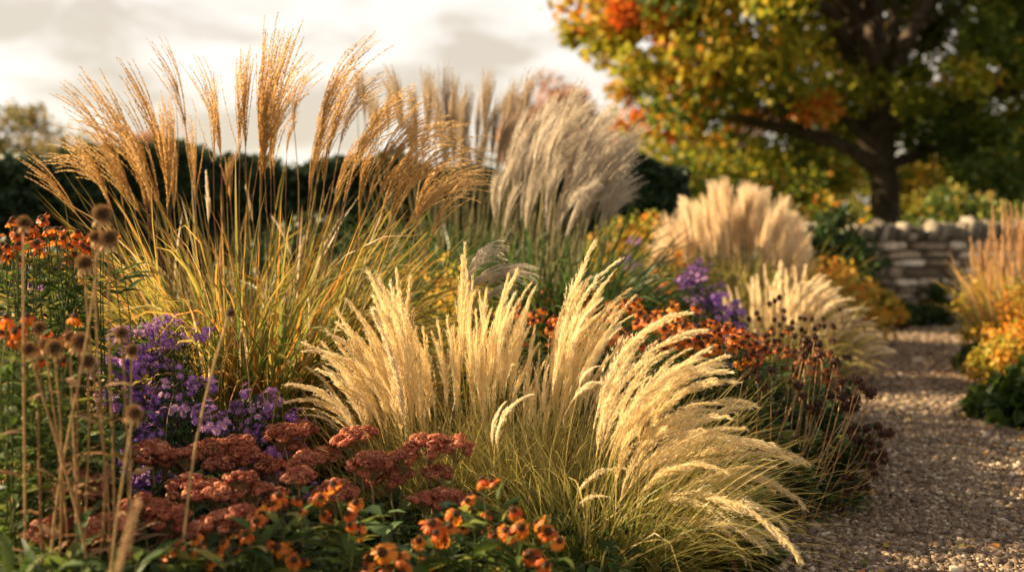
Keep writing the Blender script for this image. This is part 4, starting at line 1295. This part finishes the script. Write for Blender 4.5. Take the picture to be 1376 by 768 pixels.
# --- dry coneflowers in the left foreground
cf = [
    ('dry coneflower stalks with the highest brown seed heads at left', [(137, 287, 1.0), (146, 319, .95), (113, 353, .95), (128, 318, .7)], 2.95, 68, (0, 0, 1)),
    ('dry coneflower with one round head above the orange heleniums', [(32, 299, .78), (-6, 338, .9)], 3.1, 30, (0, 0, 1)),
    ('cluster of dry coneflower heads on straight tan stems at left', [(108, 458, 1.05), (118, 485, .8), (72, 466, .9), (52, 440, .75), (94, 452, .7), (60, 462, .7), (38, 468, .8)], 2.95, 82, (0, -.2, 1)),
    ('two dry coneflower heads standing before the purple asters', [(163, 447, .78), (177, 470, .75)], 3.05, 128, (0, 0, 1)),
    ('single dry coneflower head leaning above the red sedums', [(180, 554, .85)], 2.8, 105, (.2, 0, 1)),
]
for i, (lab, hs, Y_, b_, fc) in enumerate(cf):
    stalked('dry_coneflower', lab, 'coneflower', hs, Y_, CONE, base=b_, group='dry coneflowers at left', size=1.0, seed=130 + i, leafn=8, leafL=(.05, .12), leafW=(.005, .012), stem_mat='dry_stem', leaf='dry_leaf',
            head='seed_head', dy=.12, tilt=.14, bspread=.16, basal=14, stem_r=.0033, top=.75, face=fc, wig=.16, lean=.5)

# --- leaning dark seed heads beside the path
dk = [
    ('leaning dry stems with dark seed heads beside the path', [(1121, 486), (1130, 512), (1126, 521), (1132, 533), (1115, 531), (1152, 511), (1169, 527, 1.25), (1149, 545, 1.15), (1140, 546), (1149, 535, 1.1), (1099, 542), (1096, 552), (1087, 547, .8), (1158, 520, .7)], 4.75, 1042, .8),
    ('dry stems with dark heads just above the feather grass tips', [(1073, 519), (1077, 531, .8), (1011, 496), (1037, 497, .8), (1026, 520, .8), (1112, 586, 1.1), (1000, 505, .8), (1018, 508, .7), (1060, 512, .6)], 4.7, 1005, .7),
    ('clump of nearly black seed heads overhanging the gravel', [(1180, 573), (1195, 582, 1.1), (1186, 583), (1165, 575), (1170, 592), (1157, 592), (1143, 579), (1175, 615), (1186, 609), (1188, 618, .9), (1163, 613), (1172, 626), (1176, 636, .8), (1157, 604), (1150, 575), (1147, 590), (1170, 600), (1181, 597, .8)], 4.95, 1105, .7),
    ('low dark seed heads at the foot of the black clump', [(1147, 645), (1153, 655), (1140, 658), (1160, 648, .8), (1150, 664, .8), (1135, 640, .8), (1166, 655, .7)], 4.85, 1105, .6),
    ('upright chain of dark seed heads before the fountain grass', [(1083, 457), (1090, 463), (1085, 470), (1100, 462), (1103, 476), (1080, 476), (1095, 452, .8), (1078, 466, .8)], 5.3, 1060, .3),
]
for i, (lab, hs, Y_, b_, ln) in enumerate(dk):
    stalked('seed_head_plant', lab, 'seed heads', hs, Y_, DARK, base=b_, group='dark seed heads beside the path', size=1.22, seed=150 + i, leafn=4, leafL=(.05, .09), leafW=(.004, .008), stem_mat='dry_stem', leaf='green_leaf',
            head='seed_head', dy=.14, tilt=.25, bspread=.10, basal=70, stem_r=.0021, top=.4, lean=ln)
for i, (lab, px, py, n) in enumerate([('tiny dark seed heads dotted before the left of the fountain grass', 1040, 430, 13), ('tiny dark seed heads dotted before the middle of the fountain grass', 1085, 432, 13), ('tiny dark seed heads low before the right of the fountain grass', 1120, 455, 10)]):
    hs = [(px + rng.normal(0, 17), py + rng.normal(0, 14), rng.uniform(.55, .85)) for _ in range(n)]
    stalked('seed_head_plant', lab, 'seed heads', hs, 6.3, DARK, base=px - 8, group='tiny seed heads before the fountain grass', size=1.2, seed=160 + i, leafn=3, stem_mat='dry_stem', leaf='dark_leaf', head='seed_head', dy=.2, bspread=.14, basal=60, stem_r=.0018)

# --- lone dry stalk and the blurred grass spike in the foreground
stalked('dry_stalk', 'bare tan stalk slanting across the red sedums and asters', 'dry stalk', [(309, 420, .6)], 3.0, DARK, base=168, seed=171, leafn=0, stem_mat='dry_stem', head='seed_head', dy=0, tilt=0, bspread=.01, basal=0, stem_r=.0042, face=(.5, 0, 1), lean=.7, wig=0)
def spike_leaf(mb, c, rng):
    blades(mb, 26, c, .03, (.25, .5), (.002, .004), (.05, .5), (.3, 1.4), rng, rndfn=lambda r, n: r.uniform(.2, .9, n))
_LM[spike_leaf] = M['straw_leaf']
M['buff_plume'] = plant_mat('buff_plume', [(0, (.24, .14, .07)), (.5, (.44, .29, .16)), (1, (.66, .48, .28))], transl=.35, rough=.6)
V_buff = variants(feather_plume, M['buff_plume'], 1, 760, nb=34, width=.34, sw=.0028, spk=9, taper=.5)
grass('grass_spike', 'out of focus buff grass spike low in the left foreground', 'grass spike', (gx(150, 2.15), 2.15), [(150, 805, 206, 672, .10)], V_buff, M['dry_stem'], leaf=spike_leaf, dy=.02, seed=172, wide=1.0, part='plume', spread_base=.01)

# ------------------------------------------------------------------ asters
def aster_flower(seed):
    rng = np.random.default_rng(seed)
    mb = MB()
    n = 17
    a = np.arange(n) * 2 * PI / n + rng.normal(0, .06, n)
    o = np.stack([np.cos(a), np.sin(a), rng.uniform(-.05, .35, n)], -1)
    leaves(mb, o * .003, nrm(o), np.tile([0, 0, 1.], (n, 1)), .0175 * rng.uniform(.85, 1.1, n), .0019, rng.beta(2, 2, n), .15)
    sph(mb, (0, 0, .0015), .0050, 4, 8, rng.random(), (1, 1, .6), 1)
    return mb
AFL = [aster_flower(980 + i) for i in range(5)]
def aster_spray(seed):
    rng = np.random.default_rng(seed)
    mb = MB()
    for j in range(int(rng.integers(7, 12))):
        src = AFL[int(rng.integers(5))]
        c = np.array([rng.normal(0, .024), rng.normal(0, .024), rng.normal(.008, .012)])
        m3 = np.array(dir_frame(c, nrm(np.array([c[0] * 14, c[1] * 14, 1.]) + rng.normal(0, .25, 3)), rng.uniform(.6, .9), rng.uniform(0, 6)))
        V = np.concatenate(src.v) @ m3[:3, :3].T + m3[:3, 3]
        r_ = np.clip(np.concatenate(src.r) + rng.normal(0, .15), 0, 1)
        k = mb.n
        for arr, mats_, fn in ((src.q, src.qm, 'q'), (src.t3, src.tm, 't3')):
            for A_, B_ in zip(arr, mats_):
                (mb.q if fn == 'q' else mb.t3).append(A_ + k); (mb.qm if fn == 'q' else mb.tm).append(B_)
        mb.v.append(V); mb.r.append(r_); mb.t.append(np.concatenate(src.t)); mb.n += len(V)
        tube(mb, [(0, 0, -.05), (c[0] * .5, c[1] * .5, -.02), c], .0007, 3, .4, 2)
    return mb.mesh('flower_spray', [M['aster'], M['aster_eye'], M['green_stem']])
AST = [aster_spray(990 + i) for i in range(6)]


def aster(label, px, py, rx, ry, Y, n, seed, size=1.0, hgt=None, spray=None, xfac=1.0):
    """mound of fine dark leaves topped with sprays of small daisies; centre and radii in photo pixels"""
    rng = np.random.default_rng(seed + 7000)
    b = np.array([gx(px, Y), Y, 0.])
    root = thing('aster', label, 'aster', b, 'purple asters')
    Rx = rx / FPX * Y
    topz = at(px, py - ry, Y)[2]
    Ry = Rx * .75
    fm = MB(); m = 4200
    d = rdir(m, rng); d[:, 2] = np.abs(d[:, 2])
    rr = rng.random(m) ** .35
    P = d * rr[:, None] * np.array([Rx, Ry, topz - .05])
    D = nrm(d * .6 + rdir(m, rng) * .7 + np.array([0, 0, .3]))
    leaves(fm, P, D, rdir(m, rng) + np.array([0, 0, .7]), rng.uniform(.018, .04, m), rng.uniform(.0022, .0042, m), rng.random(m))
    link('leaves', fm.mesh('leaves', M['dark_leaf']), root)
    sm = MB()
    cl = []
    for i in range(26):
        dd = rdir(1, rng)[0]; dd[2] = abs(dd[2]) * .8 + .15; dd[1] -= .25; dd = nrm(dd)
        c = dd * np.array([Rx, Ry, topz - .03]) * rng.uniform(.92, 1.08)
        cl.append((c, dd))
        C = bez(np.array([c[0] * .1, c[1] * .1, 0]), c, np.array([0, 0, 1.]), dd, 7)
        tube(sm, C, .0018, 4, rng.random())
    link('stems', sm.mesh('stems', M['green_stem'], True), root)
    for i in range(n):
        c, dd = cl[int(rng.integers(len(cl)))]
        p = c + rng.normal(0, .034, 3) * np.array([1.3, 1, .7])
        nn = nrm(dd * .5 + np.array([-.15, -.55, .7]) + rng.normal(0, .35, 3))
        link('flower_spray', random_choice(rng, AST), root, dir_frame(p, nn, size * rng.uniform(.8, 1.15), rng.uniform(0, 6)))
    return root


aster('violet aster mound with its dark leaves beneath the golden grass', 180, 475, 62, 66, 4.2, 98, 1, 1.05)
aster('lilac aster spreading right of the violet mound', 236, 475, 56, 46, 4.25, 98, 2, 1.05)
aster('low purple aster trailing right towards the straw grass', 335, 545, 60, 38, 4.3, 90, 3, 1.0)
aster('purple aster in the shade below the lilac one', 245, 520, 60, 42, 4.05, 44, 4, 1.0)
aster('pale pinkish aster behind the left foreground seed heads', 72, 405, 48, 34, 4.3, 50, 5, .9)
aster('vivid purple aster mound before the cream fountain grass', 942, 398, 56, 36, 6.6, 90, 6, 1.25)
aster('smaller purple aster at the right of the vivid mound', 988, 425, 24, 22, 7.0, 30, 7, 1.2)
aster('blurred purple aster beyond the band of heleniums', 858, 352, 30, 20, 8.4, 34, 8, 1.1)
aster('lilac aster flowers low beside the dark seed heads', 1000, 478, 20, 12, 5.6, 12, 9, 1.0)

# ------------------------------------------------------------------ leafy fillers
def leafy(name, label, px, Y, r, h, n, seed, mat='green_leaf', leaf=(.06, .12), wid=(.008, .016), up=.9, cat='leafy plant', group=None, stems=16, broad=False):
    rng = np.random.default_rng(seed + 9000)
    b = np.array([gx(px, Y), Y, 0.])
    root = thing(name, label, cat, b, group)
    fm = MB(); sm = MB()
    for i in range(stems):
        a = rng.uniform(0, 2 * PI); q = r * math.sqrt(rng.random())
        e_ = np.array([q * math.cos(a), q * math.sin(a), h * rng.uniform(.6, 1.05)])
        C = bez(e_ * np.array([.45, .45, 0]), e_, np.array([0, 0, 1.]), nrm(e_ * np.array([.5, .5, 1])), 8)
        tube(sm, C, np.linspace(.0034, .0016, 8), 5, rng.random())
        lance_leaves(fm, C, rng, n // stems, leaf, wid, lo=.05, hi=1.0, up=up, droop=.4)
    link('stems', sm.mesh('stems', M['green_stem'], True), root)
    link('leaves', fm.mesh('leaves', M[mat]), root)
    return root


fill = [
    ('upright green leafy plant at the left edge below the tall heleniums', 20, 3.4, .22, .85, 420, 'green_leaf', (.07, .14), (.008, .016)),
    ('green leafy plant among the dry coneflower stems', 85, 3.3, .20, .72, 460, 'green_leaf', (.08, .15), (.009, .017)),
    ('bright green leafy stems left of the pale aster', 50, 3.9, .22, 1.02, 480, 'bright_leaf', (.07, .14), (.008, .016)),
    ('lush green leafy plant in the bottom left corner', 40, 2.7, .24, .52, 420, 'green_leaf', (.10, .18), (.010, .02)),
    ('low green leafy plant below the brown red sedum at left', 170, 2.9, .22, .42, 420, 'green_leaf', (.09, .16), (.009, .017)),
    ('green leafy plant at the bottom edge below the widest sedum head', 270, 2.85, .20, .42, 420, 'green_leaf', (.08, .14), (.010, .017)),
    ('green leafy plant at the bottom edge under the rusty helenium', 400, 2.85, .22, .42, 460, 'green_leaf', (.08, .14), (.010, .018)),
    ('green leafy plant at the bottom edge under the two open daisies', 620, 2.95, .20, .42, 440, 'bright_leaf', (.08, .14), (.010, .018)),
    ('dark leafy plant in the shade between the sedums', 330, 3.6, .28, .45, 460, 'sedum_leaf', (.06, .10), (.014, .024)),
    ('dark leafy plant below the highest sedum head', 560, 3.45, .26, .42, 460, 'sedum_leaf', (.06, .10), (.014, .024)),
    ('dark leafy plant behind the dim red sedums', 150, 3.6, .28, .45, 460, 'dark_leaf', (.06, .11), (.012, .02)),
    ('green leafy plant behind the upright straw grass', 700, 5.0, .35, .62, 520, 'green_leaf', (.07, .12), (.010, .018)),
    ('green leafy plant below the middle band of heleniums', 800, 5.0, .35, .58, 520, 'green_leaf', (.07, .12), (.010, .018)),
    ('green leafy plant above the arching feather grass', 890, 4.9, .35, .52, 520, 'green_leaf', (.07, .12), (.010, .018)),
    ('green leafy plant below the dark seed heads', 985, 4.7, .32, .42, 520, 'green_leaf', (.07, .12), (.012, .022)),
    ('low green leafy plant beside the gravel below the seed heads', 1030, 4.75, .28, .34, 520, 'green_leaf', (.045, .08), (.018, .034)),
    ('rounded dark green plant at the path edge under the black clump', 1110, 5.1, .22, .30, 700, 'green_leaf', (.045, .08), (.018, .034)),
    ('broad leaved plant at the path edge at the bottom of the picture', 975, 3.95, .26, .20, 620, 'green_leaf', (.05, .08), (.022, .036)),
    ('low green plant under the right tips of the feather grass', 985, 4.35, .24, .26, 600, 'green_leaf', (.045, .08), (.018, .034)),
    ('green leafy plant below the purple aster mound', 950, 6.3, .45, .55, 520, 'green_leaf', (.07, .12), (.012, .022)),
    ('dark leafy plant below the rust brown heleniums', 1070, 5.7, .38, .42, 520, 'dark_leaf', (.07, .12), (.012, .022)),
]
for i, (lab, px, Y_, r_, h_, n_, mt, lf_, wd_) in enumerate(fill):
    leafy('leafy_plant', lab.replace(' of the picture', ''), px, Y_, r_, h_, n_, i, mt, lf_, wd_, group='green leafy plants in the border')
bush('rusty_shrub', 'orange brown leafy shrub right of the golden grass', 'shrub', (gx(600, 6.2), 6.2), .50, .98, M['autumn_leaf'], .030, 2600, (.0, .75), 46, seed=61, gap=.1, part='leaves')
bush('rusty_shrub', 'orange fruited shrub between the silver plumes and the pink grass', 'shrub', (gx(845, 10.4), 10.4), .62, 1.30, M['autumn_leaf'], .05, 3600, (.0, .85), 46, seed=62, part='leaves')
bush('rusty_shrub', 'orange and red flowered shrub left of the pink grass', 'shrub', (gx(880, 9.3), 9.3), .40, 1.0, M['autumn_leaf'], .045, 2600, (.1, 1), 40, seed=63, part='leaves')
bush('rusty_shrub', 'amber leaved shrub between the pink grass and the wall', 'shrub', (gx(1120, 10.6), 10.6), .55, .80, M['autumn_leaf'], .05, 2600, (.4, 1), 40, seed=64, part='leaves')
bush('rusty_shrub', 'small brown orange shrub at the foot of the wall', 'shrub', (gx(1180, 12.0), 12.0), .35, .42, M['autumn_leaf'], .04, 1600, (.3, .9), 30, seed=65, part='leaves')
bush('green_shrub', 'dark green climber over the wall left of the clear stones', 'shrub', (gx(1125, 12.2), 12.2), .55, 1.25, M['green_leaf'], .06, 4200, (.0, .6), 50, seed=66, part='leaves')
bush('green_shrub', 'low dark green plant at the foot of the wall', 'shrub', (gx(1215, 12.2), 12.2), .42, .24, M['green_leaf'], .05, 1500, (.0, .6), 24, seed=67, part='leaves')
bush('green_shrub', 'little green tuft growing from the wall foot near the right border', 'shrub', (gx(1262, 12.25), 12.25), .22, .45, M['green_leaf'], .05, 900, (.0, .7), 20, seed=68, part='leaves')
bush('green_shrub', 'dark shrub behind the golden grass before the hedge', 'shrub', (gx(420, 8.5), 8.5), 1.0, 1.15, M['hedge_leaf'], .06, 5200, (.1, 1), 50, seed=69, part='leaves')
bush('green_shrub', 'dark shrub behind the tall left heleniums', 'shrub', (gx(90, 7.4), 7.4), 1.0, 1.05, M['hedge_leaf'], .06, 5200, (.1, 1), 50, seed=70, part='leaves')
bush('green_shrub', 'green mound between the silver grass and the vivid aster', 'shrub', (gx(830, 7.6), 7.6), .45, .72, M['green_leaf'], .05, 3000, (.2, 1), 40, seed=71, part='leaves')

# --- border on the far side of the path
bush('border_shrub', 'golden yellow shrub leaning over the right side of the path', 'shrub', (gx(1345, 9.6), 9.6), .42, .72, M['autumn_leaf'], .04, 3200, (.15, .7), 46, seed=81, part='leaves')
bush('border_shrub', 'bright yellow flowering shrub at the right edge', 'shrub', (gx(1405, 8.6), 8.6), .45, .82, M['autumn_leaf'], .04, 3600, (.3, .9), 46, seed=82, part='leaves')
bush('border_shrub', 'low shrub with orange blooms before the golden yellow one', 'shrub', (gx(1365, 8.0), 8.0), .34, .42, M['autumn_leaf'], .04, 2600, (.2, 1), 36, seed=83, part='leaves')
bush('green_shrub', 'low fresh green leafy plant at the right edge of the gravel', 'shrub', (gx(1392, 6.9), 6.9), .38, .32, M['bright_leaf'], .08, 1800, (.0, .7), 30, seed=84, part='leaves', aspect=.5)
bush('green_shrub', 'small green tuft where the right border meets the gravel', 'shrub', (gx(1318, 8.9), 8.9), .20, .22, M['green_leaf'], .05, 900, (.2, .9), 20, seed=85, part='leaves')
V_amb = V_gold
rng = np.random.default_rng(83)
tp = []
for _ in range(92):
    tx = 1374 + rng.normal(0, 27); ty = 250 + rng.uniform(0, 90) + abs(tx - 1372) * .6
    tp.append((tx + rng.normal(0, 5), ty + 48, tx, ty, .10))
def amb_foliage(mb, c, rng):
    blades(mb, 300, c, .22, (.6, 1.1), (.004, .007), (.02, .4), (.2, 1.1), rng, rndfn=lambda r, n: r.uniform(.3, 1, n))
_LM[amb_foliage] = M['gold_leaf']
M['amber_plume'] = plant_mat('amber_plume', [(0, (.44, .28, .13)), (.5, (.70, .48, .26)), (1, (.86, .70, .48))], transl=.5, rough=.6, objvar=.4)
V_amber = variants(feather_plume, M['amber_plume'], 2, 850, nb=60, width=.30, sw=.005, spk=8)
grass('amber_grass_clump', 'tall glowing amber plumed grass at the right edge', 'ornamental grass', (gx(1368, 9.0), 9.0), tp, V_amber, M['dry_stem'], leaf=amb_foliage, dy=.25, seed=84, wide=.55, stem_r=.003, spread_base=.25)
tp = []
for _ in range(16):
    tx = 1318 + rng.normal(0, 13); ty = 322 + rng.uniform(0, 50)
    tp.append((tx + rng.normal(0, 3), ty + 36, tx, ty, .10))
grass('amber_grass_clump', 'shorter pinkish plumed grass before the wall at right', 'ornamental grass', (gx(1322, 10.4), 10.4), tp, V_amber, M['dry_stem'], leaf=None, dy=.2, seed=85, wide=.7, stem_r=.003, spread_base=.15)

# ------------------------------------------------------------------ low ground cover over the soil
rng = np.random.default_rng(91)
mb = MB()
n = 1500
Y = 1.6 + rng.random(n) * 10.3
X = XL(Y) - .30 - rng.random(n) ** 1.2 * (5.2 + Y * .35)
C = np.stack([X, Y, rng.uniform(.02, .20, n)], -1)
clump_leaves(mb, C, rng.uniform(.10, .22, n), 46, .062, rng, rng.uniform(0, .9, n), sq=.8, aspect=.28)
Y2 = 6.6 + rng.random(160) * 5.2
C = np.stack([XR(Y2) + .12 + rng.random(160) * 2.2, Y2, rng.uniform(.02, .15, 160)], -1)
clump_leaves(mb, C, rng.uniform(.10, .2, 160), 46, .06, rng, rng.uniform(0, .9, 160), sq=.8, aspect=.3)
struct('ground_cover', mb.mesh('ground_cover', M['green_leaf']), 'stuff')
mb = MB(); n = 5200
Y = 2.0 + rng.random(n) * 9.5
X = XL(Y) - .02 - rng.random(n) * 6
P = np.stack([X, Y, rng.uniform(.0, .22, n)], -1)
leaves(mb, P, nrm(rdir(n, rng) * np.array([1, 1, .5])), rdir(n, rng) + np.array([0, 0, 1.]), rng.uniform(.04, .09, n), rng.uniform(.005, .014, n), rng.random(n), .6)
struct('dead_leaves', mb.mesh('dead_leaves', M['dry_leaf']), 'stuff')
